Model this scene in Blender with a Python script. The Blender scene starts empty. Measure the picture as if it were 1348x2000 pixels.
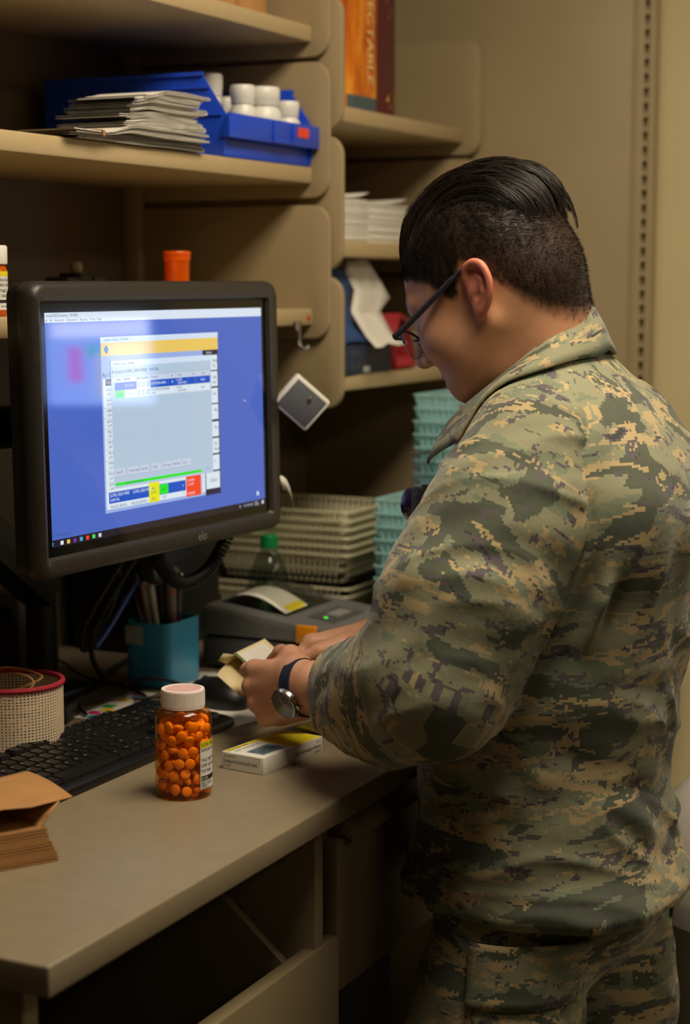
import bpy, bmesh, math, random
import numpy as np
from mathutils import Matrix, Vector, Euler

# ------------------------------------------------------------------ camera, world, lights, exposure
SC = bpy.context.scene
COL = SC.collection
R_ = math.radians
rng = random.Random(7)

cam_d = bpy.data.cameras.new('camera')
cam = bpy.data.objects.new('camera', cam_d)
COL.objects.link(cam)
cam.location = (0, 0, 1.50)
cam.rotation_euler = (R_(90 - 7.2243), 0, R_(26.0 - 90))
cam_d.sensor_fit = 'HORIZONTAL'
cam_d.sensor_width = 24.0
cam_d.lens = 3550 * 24.0 / 1348
cam_d.clip_start = 0.05
cam_d.dof.use_dof = True
cam_d.dof.focus_distance = 2.06
cam_d.dof.aperture_fstop = 3.9
SC.camera = cam

w = bpy.data.worlds.new('world')
SC.world = w
w.use_nodes = True
w.node_tree.nodes['Background'].inputs[0].default_value = (1.0, .84, .62, 1)
w.node_tree.nodes['Background'].inputs[1].default_value = 0.006

SC.view_settings.view_transform = 'Standard'
SC.view_settings.look = 'None'
SC.view_settings.gamma = 1
SC.view_settings.use_curve_mapping = False
SC.view_settings.exposure = 0.0

LIGHT_COL = (1.0, .85, .64)
# ceiling troffers: centre, size, power
TROFFERS = [((1.70, 0.38), (1.2, .6), 33.0), ((0.9, -1.5), (1.2, .6), 2.2), ((2.6, -1.5), (1.2, .6), 7.0)]
CEIL = 2.62
for i, ((x, y), (sx, sy), pw) in enumerate(TROFFERS):
    ld = bpy.data.lights.new('troffer_light', 'AREA')
    ld.shape = 'RECTANGLE'; ld.size = sx - .06; ld.size_y = sy - .06
    ld.energy = pw; ld.color = LIGHT_COL
    lo = bpy.data.objects.new('troffer_light', ld)
    lo.location = (x, y, CEIL - .03)
    COL.objects.link(lo)

# ------------------------------------------------------------------ materials
def lin(c):
    return tuple(((v / 255) / 12.92 if v / 255 <= .04045 else ((v / 255 + .055) / 1.055) ** 2.4) for v in c)
def node(nt, t, **kw):
    n = nt.nodes.new(t)
    for k, v in kw.items(): setattr(n, k, v)
    return n
MATS = {}
def mat(name, rgb, rough=.5, metal=0.0, var=.06, vscale=30.0, bump=0.0, bscale=200.0, spec=.5, emit=None, estr=1.0, coat=0, sss=0):
    if name in MATS: return MATS[name]
    m = bpy.data.materials.new(name); m.use_nodes = True
    nt = m.node_tree; b = nt.nodes['Principled BSDF']
    c = lin(rgb)
    b.inputs['Roughness'].default_value = rough
    b.inputs['Metallic'].default_value = metal
    b.inputs['Specular IOR Level'].default_value = spec
    b.inputs['Coat Weight'].default_value = coat
    if sss:
        b.inputs['Subsurface Weight'].default_value = sss
        b.inputs['Subsurface Radius'].default_value = (.006, .002, .001)
        b.inputs['Subsurface Scale'].default_value = 1.0
    tc = node(nt, 'ShaderNodeTexCoord')
    nz = node(nt, 'ShaderNodeTexNoise'); nz.inputs['Scale'].default_value = vscale; nz.inputs['Detail'].default_value = 3
    nt.links.new(tc.outputs['Object'], nz.inputs['Vector'])
    rp = node(nt, 'ShaderNodeValToRGB')
    rp.color_ramp.elements[0].position = .3; rp.color_ramp.elements[1].position = .7
    rp.color_ramp.elements[0].color = tuple(max(0, v * (1 - var)) for v in c) + (1,)
    rp.color_ramp.elements[1].color = tuple(min(1, v * (1 + var)) for v in c) + (1,)
    nt.links.new(nz.outputs['Fac'], rp.inputs['Fac'])
    nt.links.new(rp.outputs['Color'], b.inputs['Base Color'])
    if bump:
        n2 = node(nt, 'ShaderNodeTexNoise'); n2.inputs['Scale'].default_value = bscale
        nt.links.new(tc.outputs['Object'], n2.inputs['Vector'])
        bp = node(nt, 'ShaderNodeBump'); bp.inputs['Strength'].default_value = bump; bp.inputs['Distance'].default_value = .001
        nt.links.new(n2.outputs['Fac'], bp.inputs['Height'])
        nt.links.new(bp.outputs['Normal'], b.inputs['Normal'])
    if emit:
        b.inputs['Emission Color'].default_value = lin(emit) + (1,)
        b.inputs['Emission Strength'].default_value = estr
    MATS[name] = m
    return m
def flat(name, rgb, rough=.6):
    return mat(name, rgb, rough, var=.02)
def clear(name, tint, rough=.05, gloss=.08, body=None, bodyfac=0.0):
    """thin clear plastic: tinted transparency with a glossy surface"""
    if name in MATS: return MATS[name]
    m = bpy.data.materials.new(name); m.use_nodes = True
    nt = m.node_tree; nt.nodes.clear()
    out = node(nt, 'ShaderNodeOutputMaterial')
    tr = node(nt, 'ShaderNodeBsdfTransparent'); tr.inputs[0].default_value = lin(tint) + (1,)
    gl = node(nt, 'ShaderNodeBsdfGlossy'); gl.inputs['Roughness'].default_value = rough
    lw = node(nt, 'ShaderNodeLayerWeight'); lw.inputs[0].default_value = .5
    pw_ = node(nt, 'ShaderNodeMath', operation='POWER'); nt.links.new(lw.outputs['Facing'], pw_.inputs[0]); pw_.inputs[1].default_value = 4.0
    fr = node(nt, 'ShaderNodeMath', operation='MULTIPLY_ADD'); nt.links.new(pw_.outputs[0], fr.inputs[0]); fr.inputs[1].default_value = .5; fr.inputs[2].default_value = .04
    mx = node(nt, 'ShaderNodeMixShader')
    last = tr.outputs[0]
    if body:
        df = node(nt, 'ShaderNodeBsdfDiffuse'); df.inputs[0].default_value = lin(body) + (1,)
        m0 = node(nt, 'ShaderNodeMixShader'); m0.inputs[0].default_value = bodyfac
        nt.links.new(tr.outputs[0], m0.inputs[1]); nt.links.new(df.outputs[0], m0.inputs[2]); last = m0.outputs[0]
    nt.links.new(fr.outputs[0], mx.inputs[0]); nt.links.new(last, mx.inputs[1]); nt.links.new(gl.outputs[0], mx.inputs[2])
    nt.links.new(mx.outputs[0], out.inputs[0])
    MATS[name] = m
    return m
def glow(name, rgb, s=1.0):
    """lit display pixels: emission with a slightly glossy surface"""
    if name in MATS: return MATS[name]
    m = bpy.data.materials.new(name); m.use_nodes = True
    b = m.node_tree.nodes['Principled BSDF']
    b.inputs['Base Color'].default_value = (.01, .01, .01, 1); b.inputs['Roughness'].default_value = .05
    b.inputs['Emission Color'].default_value = lin(rgb) + (1,); b.inputs['Emission Strength'].default_value = s
    MATS[name] = m
    return m

M_SHELF = mat('shelf_paint', (180, 159, 119), .45, var=.03, bump=.08, bscale=600)
M_PANEL = mat('panel_paint', (160, 142, 108), .5, var=.04, vscale=6, bump=.1, bscale=500)
M_BACK = mat('back_panel_paint', (104, 90, 68), .6, var=.05, vscale=5)
M_WALL = mat('yellow_wall_paint', (222, 206, 158), .8, var=.03, vscale=4, bump=.15, bscale=120)
M_FLOOR = mat('vinyl_floor', (92, 84, 72), .5, var=.1, vscale=9)
M_CEIL = mat('ceiling_tile', (150, 145, 134), .9, var=.04, vscale=40)
M_DESK = mat('desk_laminate', (132, 119, 96), .36, var=.05, vscale=45, bump=.06, bscale=900)
M_DESKEDGE = mat('desk_edge', (120, 106, 80), .45, var=.05)
M_CAB = mat('cabinet_paint', (120, 106, 80), .45, var=.04, vscale=12)
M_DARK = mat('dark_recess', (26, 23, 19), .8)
M_BLACK = mat('black_plastic', (17, 17, 18), .45, var=.15, vscale=60)
M_BLACKG = mat('black_gloss', (10, 10, 11), .15)
M_RUBBER = mat('black_rubber', (18, 17, 17), .6, var=.2)
M_WHITE = mat('white_plastic', (226, 224, 216), .35, var=.03)
M_PAPER = mat('white_paper', (222, 218, 208), .8, var=.04, vscale=25)
M_KRAFT = mat('kraft_paper', (168, 122, 70), .8, var=.08, vscale=35, bump=.15, bscale=260)
M_METAL = mat('brushed_metal', (170, 165, 158), .3, 1.0)

# ------------------------------------------------------------------ mesh helpers
def link(name, me, mats, parent=None):
    o = bpy.data.objects.new(name, me)
    if not isinstance(mats, (list, tuple)): mats = [mats]
    if len(me.materials) == 0:
        for m in mats: me.materials.append(m)
    if parent is not None: o.parent = parent
    COL.objects.link(o)
    return o
def shade(me, ang=35):
    if ang is None: return
    me.shade_smooth() if hasattr(me, 'shade_smooth') else None
    for p in me.polygons: p.use_smooth = True
    try: me.set_sharp_from_angle(angle=R_(ang))
    except Exception: pass
class MB:
    """collects shapes and builds them as one mesh"""
    def __init__(s): s.v = []; s.f = []; s.m = []
    def add(s, vs, fs, mi=0, M=None):
        o = len(s.v)
        s.v += [tuple(M @ Vector(p)) if M is not None else tuple(p) for p in vs]
        s.f += [tuple(i + o for i in f) for f in fs]
        s.m += [mi] * len(fs)
        return s
    def bm(s, bm, mi=0, M=None):
        bm.verts.index_update()
        s.add([v.co[:] for v in bm.verts], [[v.index for v in f.verts] for f in bm.faces], mi, M)
        bm.free(); return s
    def box(s, lo, hi, bev=0.0, mi=0, M=None, seg=2):
        bm = bmesh.new(); bmesh.ops.create_cube(bm, size=1)
        for v in bm.verts:
            v.co = Vector([lo[i] + (hi[i] - lo[i]) * (v.co[i] + .5) for i in range(3)])
        if bev: bmesh.ops.bevel(bm, geom=bm.edges[:], offset=bev, segments=seg, profile=.5, affect='EDGES')
        return s.bm(bm, mi, M)
    def quad(s, a, b, c, d, mi=0): return s.add([a, b, c, d], [(0, 1, 2, 3)], mi)
    def loft(s, loops, cap0=True, cap1=True, closed=True, mi=0, M=None):
        n = len(loops[0]); vs = [p for l in loops for p in l]; fs = []
        for k in range(len(loops) - 1):
            for i in range(n if closed else n - 1):
                j = (i + 1) % n
                fs.append((k * n + i, k * n + j, (k + 1) * n + j, (k + 1) * n + i))
        if cap0: fs.append(tuple(reversed(range(n))))
        if cap1: fs.append(tuple((len(loops) - 1) * n + i for i in range(n)))
        return s.add(vs, fs, mi, M)
    def lathe(s, prof, c=(0, 0, 0), seg=32, mi=0, M=None, cap0=True, cap1=True):
        loops = [[(c[0] + r * math.cos(2 * math.pi * i / seg), c[1] + r * math.sin(2 * math.pi * i / seg), c[2] + z) for i in range(seg)] for r, z in prof]
        return s.loft(loops, cap0, cap1, True, mi, M)
    def tube(s, pts, r, seg=8, mi=0, closed=False, cap=True, M=None):
        P = [Vector(p) for p in pts]; n = len(P)
        rr = r if isinstance(r, (list, tuple)) else [r] * n
        loops = []; up = None
        for i in range(n):
            a = P[(i - 1) % n] if (closed or i > 0) else P[i]; b = P[(i + 1) % n] if (closed or i < n - 1) else P[i]
            t = (b - a).normalized()
            if up is None:
                up = Vector((0, 0, 1)) if abs(t.z) < .9 else Vector((1, 0, 0))
            up = (up - t * up.dot(t)).normalized(); sd = t.cross(up)
            loops.append([tuple(P[i] + (up * math.cos(2 * math.pi * k / seg) + sd * math.sin(2 * math.pi * k / seg)) * rr[i]) for k in range(seg)])
        if closed: loops.append(loops[0]); cap = False
        return s.loft(loops, cap, cap, True, mi, M)
    def prism(s, poly, h0, h1, axis=2, mi=0, M=None, bev=0):
        """polygon (2D) extruded along axis; 2D coords are the other two axes in xyz order"""
        def p3(p, h):
            q = list(p); q.insert(axis, h); return tuple(q)
        bm = bmesh.new()
        a = [bm.verts.new(p3(p, h0)) for p in poly]; b = [bm.verts.new(p3(p, h1)) for p in poly]
        n = len(poly)
        bm.faces.new(a[::-1]); bm.faces.new(b)
        for i in range(n): bm.faces.new((a[i], a[(i + 1) % n], b[(i + 1) % n], b[i]))
        bmesh.ops.recalc_face_normals(bm, faces=bm.faces[:])
        if bev: bmesh.ops.bevel(bm, geom=[e for e in bm.edges if e.calc_face_angle(0) > .3], offset=bev, segments=2, profile=.5, affect='EDGES')
        return s.bm(bm, mi, M)
    def build(s, name, mats, parent=None, ang=35, recalc=True):
        me = bpy.data.meshes.new(name)
        me.from_pydata(s.v, [], s.f)
        if recalc:
            bm = bmesh.new(); bm.from_mesh(me); bmesh.ops.recalc_face_normals(bm, faces=bm.faces[:]); bm.to_mesh(me); bm.free()
        me.update()
        if isinstance(mats, (list, tuple)):
            for m in mats: me.materials.append(m)
        else: me.materials.append(mats)
        if any(s.m):
            me.polygons.foreach_set('material_index', s.m)
        shade(me, ang)
        return link(name, me, mats, parent)
def rrect(w, h, r, n=5, cx=0, cy=0):
    pts = []
    for (sx, sy, a0) in ((1, 1, 0), (-1, 1, 90), (-1, -1, 180), (1, -1, 270)):
        for k in range(n + 1):
            a = R_(a0 + 90 * k / n)
            pts.append((cx + sx * (w / 2 - r) + r * math.cos(a), cy + sy * (h / 2 - r) + r * math.sin(a)))
    return pts
def tag(o, label=None, cat=None, group=None, kind=None):
    if label: o['label'] = label
    if cat: o['category'] = cat
    if group: o['group'] = group
    if kind: o['kind'] = kind
    return o
def thing(name, label, cat, loc=(0, 0, 0), rotz=0.0, group=None):
    o = bpy.data.objects.new(name, None); COL.objects.link(o)
    o.empty_display_size = .05
    o.location = loc; o.rotation_euler = (0, 0, R_(rotz))
    return tag(o, label, cat, group)
def struct(o): o['kind'] = 'structure'; return o
def cpy(o, parent=None):
    c = o.copy(); COL.objects.link(c)
    if parent is not None: c.parent = parent
    for ch in list(o.children): cpy(ch, c)
    return c
# text: returns (verts, faces) in the xy plane, origin at the left of the baseline
def text_geo(txt, size, sx=1.0, align='LEFT'):
    cu = bpy.data.curves.new('t', 'FONT'); cu.body = txt; cu.size = size; cu.align_x = align; cu.resolution_u = 2
    ob = bpy.data.objects.new('t', cu)
    me = ob.to_mesh()
    vs = [(v.co.x * sx, v.co.y, 0) for v in me.vertices]; fs = [tuple(p.vertices) for p in me.polygons]
    ob.to_mesh_clear(); bpy.data.objects.remove(ob); bpy.data.curves.remove(cu)
    return vs, fs

# ------------------------------------------------------------------ the room
WY = 1.64       # face of the casework back wall
PX = 3.19       # face of the side partition
struct(MB().box((-2.2, -3.2, -.05), (3.5, 1.75, 0)).build('floor', M_FLOOR))
struct(MB().box((-2.2, -3.2, CEIL), (3.5, 1.75, CEIL + .05)).build('ceiling', M_CEIL))
struct(MB().box((-2.2, WY, 0), (3.5, WY + .1, CEIL)).build('wall_back', M_BACK))
struct(MB().box((3.36, -3.2, 0), (3.46, WY, CEIL)).build('wall_right', M_WALL))
M_WALL2 = mat('low_bounce_wall', (92, 78, 58), .8, var=.04, vscale=4)  # invented dark brown for the unseen left and front walls, cuts bounce light
struct(MB().box((-2.2, -3.2, 0), (-2.1, WY, CEIL)).build('wall_left', M_WALL2))
struct(MB().box((-2.1, -3.2, 0), (3.36, -3.1, CEIL)).build('wall_front', M_WALL2))
struct(MB().box((3.348, -3.1, 0), (3.36, .9, .1), .003).build('baseboard_right', M_DARK))

part = struct(MB().box((PX, .985, 0), (PX + .035, WY, 2.5), .002).build('wall_partition', M_PANEL))
mb = MB()
mb.box((PX - .004, .948, 0), (PX + .035, .957, 2.5), .001).box((PX - .004, .966, 0), (PX + .035, .986, 2.5), .001)
mb.box((PX + .012, .955, 0), (PX + .035, .968, 2.5))
st = mb.build('slotted_standard', M_PANEL, part)
rung = MB().box((PX - .003, .9565, 0), (PX + .013, .9665, .008))
r0 = None
for k in range(60):
    z = .9 + k * .0254
    if r0 is None: r0 = rung.build('rung', M_PANEL, part); r0.location.z = z
    else:
        c = r0.copy(); COL.objects.link(c); c.location.z = z
# uprights on the back wall between the shelf bays
mb = MB().box((2.535, WY - .03, .93), (2.556, WY, 2.5), .002).box((2.572, WY - .03, .93), (2.592, WY, 2.5), .002)
up = struct(mb.build('trim_1', M_PANEL))
MB().box((2.556, WY - .012, .93), (2.572, WY, 2.5)).build('groove', M_DARK, up)
struct(MB().box((1.30, WY - .03, .93), (1.34, WY, 2.5), .002).build('trim_2', M_PANEL))

# ceiling troffers
M_DIFF = glow('troffer_diffuser', (255, 236, 200), 2.2)
for i, ((x, y), (sx, sy), pw) in enumerate(TROFFERS):
    t = thing('ceiling_light', ['recessed ceiling light panel above the desk edge and the person', 'recessed ceiling light panel over the open floor facing the desk', 'recessed ceiling light panel over the floor by the yellow wall'][i], 'ceiling light', (x, y, CEIL), 0, 'ceiling light panels')
    MB().box((-sx / 2, -sy / 2, -.02), (sx / 2, -sy / 2 + .03, .0)).box((-sx / 2, sy / 2 - .03, -.02), (sx / 2, sy / 2, .0)).box((-sx / 2, -sy / 2 + .03, -.02), (-sx / 2 + .03, sy / 2 - .03, .0)).box((sx / 2 - .03, -sy / 2 + .03, -.02), (sx / 2, sy / 2 - .03, .0)).build('frame', M_WHITE, t)
    MB().box((-sx / 2 + .03, -sy / 2 + .03, -.012), (sx / 2 - .03, sy / 2 - .03, -.002)).build('diffuser', M_DIFF, t)

# ------------------------------------------------------------------ desk and cabinets
DZ = .93
DF = .865
desk = MB().box((1.206, DF, DZ - .0285), (PX, WY - .002, DZ), .0025, seg=3).build('desk_worktop', M_DESK)
tag(desk, 'long grey-beige laminate worktop running along the shelving', 'desk')

cab = thing('drawer_cabinet', 'beige cabinet under the near end of the worktop with an open upper bay', 'cabinet', (1.50, 1.2, 0))
def L(o, lo, hi): return tuple(lo[i] - o[i] for i in range(3)), tuple(hi[i] - o[i] for i in range(3))
def cbox(name, lo, hi, m, par, bev=.0015, org=None):
    o = org if org is not None else par.location
    a, b = L(o, lo, hi)
    return MB().box(a, b, bev).build(name, m, par)
cbox('side_panel', (1.745, .888, .05), (1.765, 1.6, .9015), M_CAB, cab)
cbox('side_panel', (1.226, .905, .05), (1.246, 1.6, .9015), M_CAB, cab)
cbox('side_trim', (1.216, .90, .05), (1.227, .93, .9015), M_CAB, cab)
cbox('side_cover', (1.214, .97, .1), (1.226, 1.55, .885), M_CAB, cab, .004)
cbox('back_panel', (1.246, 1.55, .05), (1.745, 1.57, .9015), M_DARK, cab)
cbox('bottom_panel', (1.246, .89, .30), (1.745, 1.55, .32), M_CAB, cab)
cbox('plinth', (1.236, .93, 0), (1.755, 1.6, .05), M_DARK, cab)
for (y, z) in ((.985, .862), (.985, .826), (1.09, .80), (.985, .79)):
    MB().lathe([(.0045, 0), (.0045, .002), (.002, .0035)], seg=12, M=Matrix.Translation((1.745 - 1.5, y - 1.2, z)) @ Matrix.Rotation(-math.pi / 2, 4, 'Y')).build('bolt', M_BLACKG, cab)

dr = thing('drawer', 'wide beige drawer below the open bay at the near end of the desk', 'drawer', (1.52, .885, .42))
cbox('drawer_front', (1.228, .885, .36), (1.800, .905, .757), M_CAB, dr, .003)
for x in (1.256, 1.722):
    MB().prism([(.906 - .885, .44 - .42), (.906 - .885, .735 - .42), (1.00 - .885, .815 - .42), (1.5 - .885, .815 - .42), (1.5 - .885, .44 - .42)], x - 1.52, x + .012 - 1.52, 0, bev=.001).build('drawer_side', M_CAB, dr)
cbox('drawer_base', (1.256, .906, .43), (1.734, 1.5, .44), M_CAB, dr)
cbox('drawer_back', (1.268, 1.488, .44), (1.722, 1.5, .815), M_CAB, dr)

ped = thing('hanging_pedestal', 'beige drawer unit hung under the worktop beside the standing person', 'cabinet', (2.0, 1.1, .9))
cbox('body', (1.800, .905, .692), (2.195, 1.44, .9015), M_CAB, ped)
fr = cbox('drawer_front', (1.795, .885, .689), (2.20, .905, .868), M_CAB, ped, .003)
MB().prism([(.884 - 1.1, .872 - .9), (.872 - 1.1, .866 - .9), (.872 - 1.1, .872 - .9), (.886 - 1.1, .893 - .9), (.905 - 1.1, .895 - .9), (.905 - 1.1, .868 - .9)], 1.81 - 2.0, 2.185 - 2.0, 0, bev=.001).build('handle_lip', M_CAB, fr)
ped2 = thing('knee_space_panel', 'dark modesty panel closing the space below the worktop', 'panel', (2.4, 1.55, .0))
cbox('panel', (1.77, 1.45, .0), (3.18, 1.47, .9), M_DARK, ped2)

# bags lying in the drawer
for k, (x, y, a, h) in enumerate(((1.46, 1.22, 8, .20), (1.56, 1.35, -12, .26), (1.38, 1.10, 20, .14))):
    b = MB()
    b.loft([[(-.07, -.02, 0), (.07, -.02, 0), (.07, .02, 0), (-.07, .02, 0)], [(-.072, -.022, h * .5), (.07, -.018, h * .5), (.072, .024, h * .5), (-.07, .02, h * .5)], [(-.07, -.004, h), (.068, -.008, h), (.07, 0, h + .004), (-.068, .004, h)]])
    o = b.build('paper_bag', M_KRAFT)
    o.location = (x, y, .44); o.rotation_euler = (R_(-10), 0, R_(a))
    tag(o, 'brown paper bag lying in the dim open drawer', 'paper bag', 'paper bags in the drawer')

# ------------------------------------------------------------------ shelves
def end_panel(name, par, x0, x1, y0, y1, z0, z1, r=.03):
    o = par.location
    n = 6
    pts = [(y1, z1), (y1, z0)]
    pts = [(y1, z0)]
    for k in range(n + 1):
        a = R_(270 - 90 * k / n); pts.append((y0 + r + r * math.cos(a), z0 + r + r * math.sin(a)))
    for k in range(n + 1):
        a = R_(180 - 90 * k / n); pts.append((y0 + r + r * math.cos(a), z1 - r + r * math.sin(a)))
    pts.append((y1, z1))
    pts = [(p[0] - o[1], p[1] - o[2]) for p in pts]
    return MB().prism(pts, x0 - o[0], x1 - o[0], 0, bev=.002).build(name, M_PANEL, par)
def shelf(label, xa, xb, top, lp, rp, y0=1.30):
    t = thing('shelf', label, 'shelf', ((xa + xb) / 2, WY, top - .025), 0, 'steel shelves')
    o = t.location
    MB().box((xa - o[0], y0 - o[1], -.0005), (xb - o[0], WY - o[1], .025), .004).build('shelf_board', M_SHELF, t)
    end_panel('end_panel', t, lp[0], lp[1], lp[2], WY, top - .047, top + .160)
    end_panel('end_panel', t, rp[0], rp[1], rp[2], WY, top - .047, top + .160)
    return t
for top, lb in ((1.890, 'beige steel shelf carrying the brown paper sacks'), (1.676, 'beige steel shelf carrying the blue bin and folded leaflets'), (1.458, 'beige steel shelf behind the monitor with a hook on its edge')):
    shelf(lb, 1.36, 2.551, top, (1.342, 1.354, 1.272), (2.551, 2.5605, 1.272))
for top, lb in ((1.779, 'beige steel shelf carrying two thick upright books'), (1.565, 'beige steel shelf carrying stacks of white paper'), (1.348, 'beige steel shelf carrying the navy box and bags')):
    shelf(lb, 2.580, 3.165, top, (2.566, 2.580, 1.258), (3.165, 3.176, 1.268))
# ------------------------------------------------------------------ touch monitor
MW, MH = .538, .3417
mon = thing('monitor', 'black widescreen touch monitor on an arm showing pharmacy software windows', 'monitor', (1.9503, 1.1961, 1.3301))
mon.rotation_euler = (R_(-1.05), 0, R_(-2.72))
M_BEZEL = mat('monitor_bezel', (44, 41, 37), .42, var=.12, vscale=80, bump=.1, bscale=900)
def xzloop(pts, y): return [(p[0], y, p[1]) for p in pts]
mb = MB()
mb.loft([xzloop(rrect(MW - .012, MH - .012, .016, cx=.006), .030), xzloop(rrect(MW, MH, .018, cx=.006), .024), xzloop(rrect(MW, MH, .018, cx=.006), .012), xzloop(rrect(MW - .006, MH - .006, .017, cx=.006), .004),
         xzloop(rrect(MW - .016, MH - .016, .014, cx=.006), 0), xzloop(rrect(.500, .297, .004), .0015), xzloop(rrect(.494, .291, .003), .007)], False, False)
mb.build('bezel', M_BEZEL, mon, 50)
MB().loft([xzloop(rrect(MW - .004, MH - .004, .017, cx=.006), .0245), xzloop(rrect(MW - .004, MH - .004, .017, cx=.006), .040), xzloop(rrect(MW - .05, MH - .05, .03, cx=.006), .054), xzloop(rrect(.2, .16, .02), .062)]).build('back_shell', M_BLACK, mon)
MB().box((-.2475, .0068, -.146), (.2475, .0245, .146)).build('screen_glass', mat('screen_glass', (8, 8, 9), .08), mon)
MB().box((-.05, .062, -.05), (.05, .074, .05), .003).build('mount_plate', M_BLACK, mon)
vs, fs = text_geo('elo', .017, 1.0, 'CENTER')
MB().add([(x + .068, -.0004, y - .1625) for x, y, z in vs], fs).build('logo', mat('logo_grey', (120, 118, 112), .4), mon, None)
# display content. u right, v down, 0..1 over the active area
AW, AH = .472, .2696
ES = 1.0
SCOL = {'desk': (72, 100, 190), 'menu': (214, 226, 240), 'lav': (150, 172, 226), 'yellow': (232, 196, 96), 'dlg': (176, 196, 216), 'title': (206, 222, 240), 'blue': (0, 78, 190), 'white': (216, 228, 238), 'green': (10, 226, 30), 'ygreen': (226, 226, 10),
        'red': (240, 66, 34), 'navy': (34, 28, 62), 'bar': (24, 18, 34), 'ltgreen': (70, 220, 96), 'text': (58, 74, 100), 'grey': (140, 156, 176), 'cyan': (60, 170, 220), 'purple': (120, 40, 150), 'pale': (196, 206, 226), 'violet': (84, 82, 172)}
GM = {k: glow('display_' + k, v, ES) for k, v in SCOL.items()}
KEYS = list(GM); KI = {k: i for i, k in enumerate(KEYS)}
def uvp(u, v, l): return ((u - .5) * AW, .0066 - l * .00012, (.5 - v) * AH)
class Disp:
    def __init__(s): s.mb = MB()
    def rect(s, u0, v0, u1, v1, c, l):
        s.mb.quad(uvp(u0, v1, l), uvp(u1, v1, l), uvp(u1, v0, l), uvp(u0, v0, l), KI[c])
    def txt(s, u, v, t, h, c='text', l=8, sx=.85):
        vs, fs = text_geo(t, h * AH * 1.35, sx)
        p = uvp(u, v, l)
        s.mb.add([(p[0] + x, p[1], p[2] + y) for x, y, z in vs], fs, KI[c])
    def done(s, name, par):
        o = s.mb.build(name, [GM[k] for k in KEYS], par, None, recalc=False)
        bm = bmesh.new(); bm.from_mesh(o.data)
        for f in bm.faces:
            f.normal_update()
            if f.normal.y > 0: f.normal_flip()
        bm.to_mesh(o.data); bm.free()
        return o
d = Disp()
d.rect(0, .042, 1, .968, 'desk', 0)
d.rect(0, 0, 1, .042, 'menu', 0)
d.rect(0, .968, 1, 1.0, 'bar', 0)
d.txt(.005, .018, 'armedGDZZ Symphony   (99-9090)', .013)
d.txt(.0, .038, 'er   Rx   Inventory   Dispensers   Reports   Tools   Help', .013, sx=1.0)
desk_img = d.done('desktop_image', mon)
d = Disp()   # main program window
d.rect(.221, .113, .766, .895, 'lav', 1)
d.rect(.221, .113, .766, .138, 'title', 2)
d.rect(.222, .138, .765, .196, 'yellow', 2)
d.txt(.234, .131, 'Verify Rx - Build D   (99-9090)', .013)
d.rect(.687, .196, .765, .897, 'navy', 2)
d.txt(.705, .214, 'Actions', .014, 'white', 3)
for i, (v0, t) in enumerate(((.221, 'Next\n(F5)'), (.300, 'Display\nPatient'), (.381, 'Fax'), (.460, 'All Rxs'), (.544, 'Any Rxs'), (.625, 'Fill\nNow'), (.706, 'Rx...'))):
    d.rect(.690, v0, .760, v0 + .073, 'white', 3)
    d.txt(.735, v0 + .035, t.split('\n')[0][-4:], .018, 'text', 4)
    if '\n' in t: d.txt(.735, v0 + .06, t.split('\n')[1][-3:], .018, 'text', 4)
d.rect(.690, .787, .760, .868, 'white', 3)
d.txt(.708, .835, 'Close', .02, 'text', 4, 1.0)
d.txt(.225, .29, 'Rx Gro', .022, 'text', 3, 1.0)
d.rect(.227, .298, .685, .880, 'white', 2)
d.rect(.237, .299, .262, .328, 'navy', 3)
d.txt(.240, .318, 'Drop', .014, 'white', 4)
for i, n in enumerate(('GALLA', 'HAGG', 'HERR', 'JACKS', 'MACIN', 'MAYES', 'MILLE', 'MYER', 'PROC', 'QUINT')):
    v = .352 + i * .047
    d.rect(.227, v - .020, .262, v - .0188, 'grey', 3)
    d.txt(.240, v, n, .015, 'text', 4, .8)
    d.txt(.240, v + .019, '12/09', .013, 'text', 4, .8)
d.rect(.227, .803, .685, .804, 'grey', 3)
d.rect(.237, .805, .588, .854, 'blue', 3)
d.txt(.241, .825, 'SLONE, LINDA MARIE      SLONE, LINDA MARIE', .016, 'white', 5, .72)
d.txt(.241, .846, '12/09/1956', .014, 'white', 5, .8)
d.rect(.414, .789, .462, .882, 'ygreen', 4)
d.txt(.425, .825, '0092', .013, 'text', 5); d.txt(.420, .843, '12:30 AM', .013, 'text', 5, .7); d.txt(.425, .872, '0092', .013, 'text', 5)
d.rect(.464, .807, .504, .852, 'green', 4)
d.txt(.474, .835, 'LAST', .013, 'text', 5, .8); d.txt(.476, .872, 'LAST', .013, 'text', 5, .8)
d.txt(.572, .835, '4', .014, 'white', 5); d.txt(.575, .872, '4', .014, 'text', 5)
d.rect(.590, .785, .663, .887, 'red', 4)
d.txt(.594, .815, '11/27/2018', .013, 'white', 5, .8); d.txt(.60, .835, '2:14 PM', .013, 'white', 5, .8); d.txt(.594, .878, '11/02/2018', .013, 'white', 5, .8)
d.txt(.241, .876, 'WALLACE, BRYAN L.       WALLACE, BRYAN L.', .015, 'text', 5, .7)
d.rect(.663, .8, .672, .887, 'pale', 4)
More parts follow.
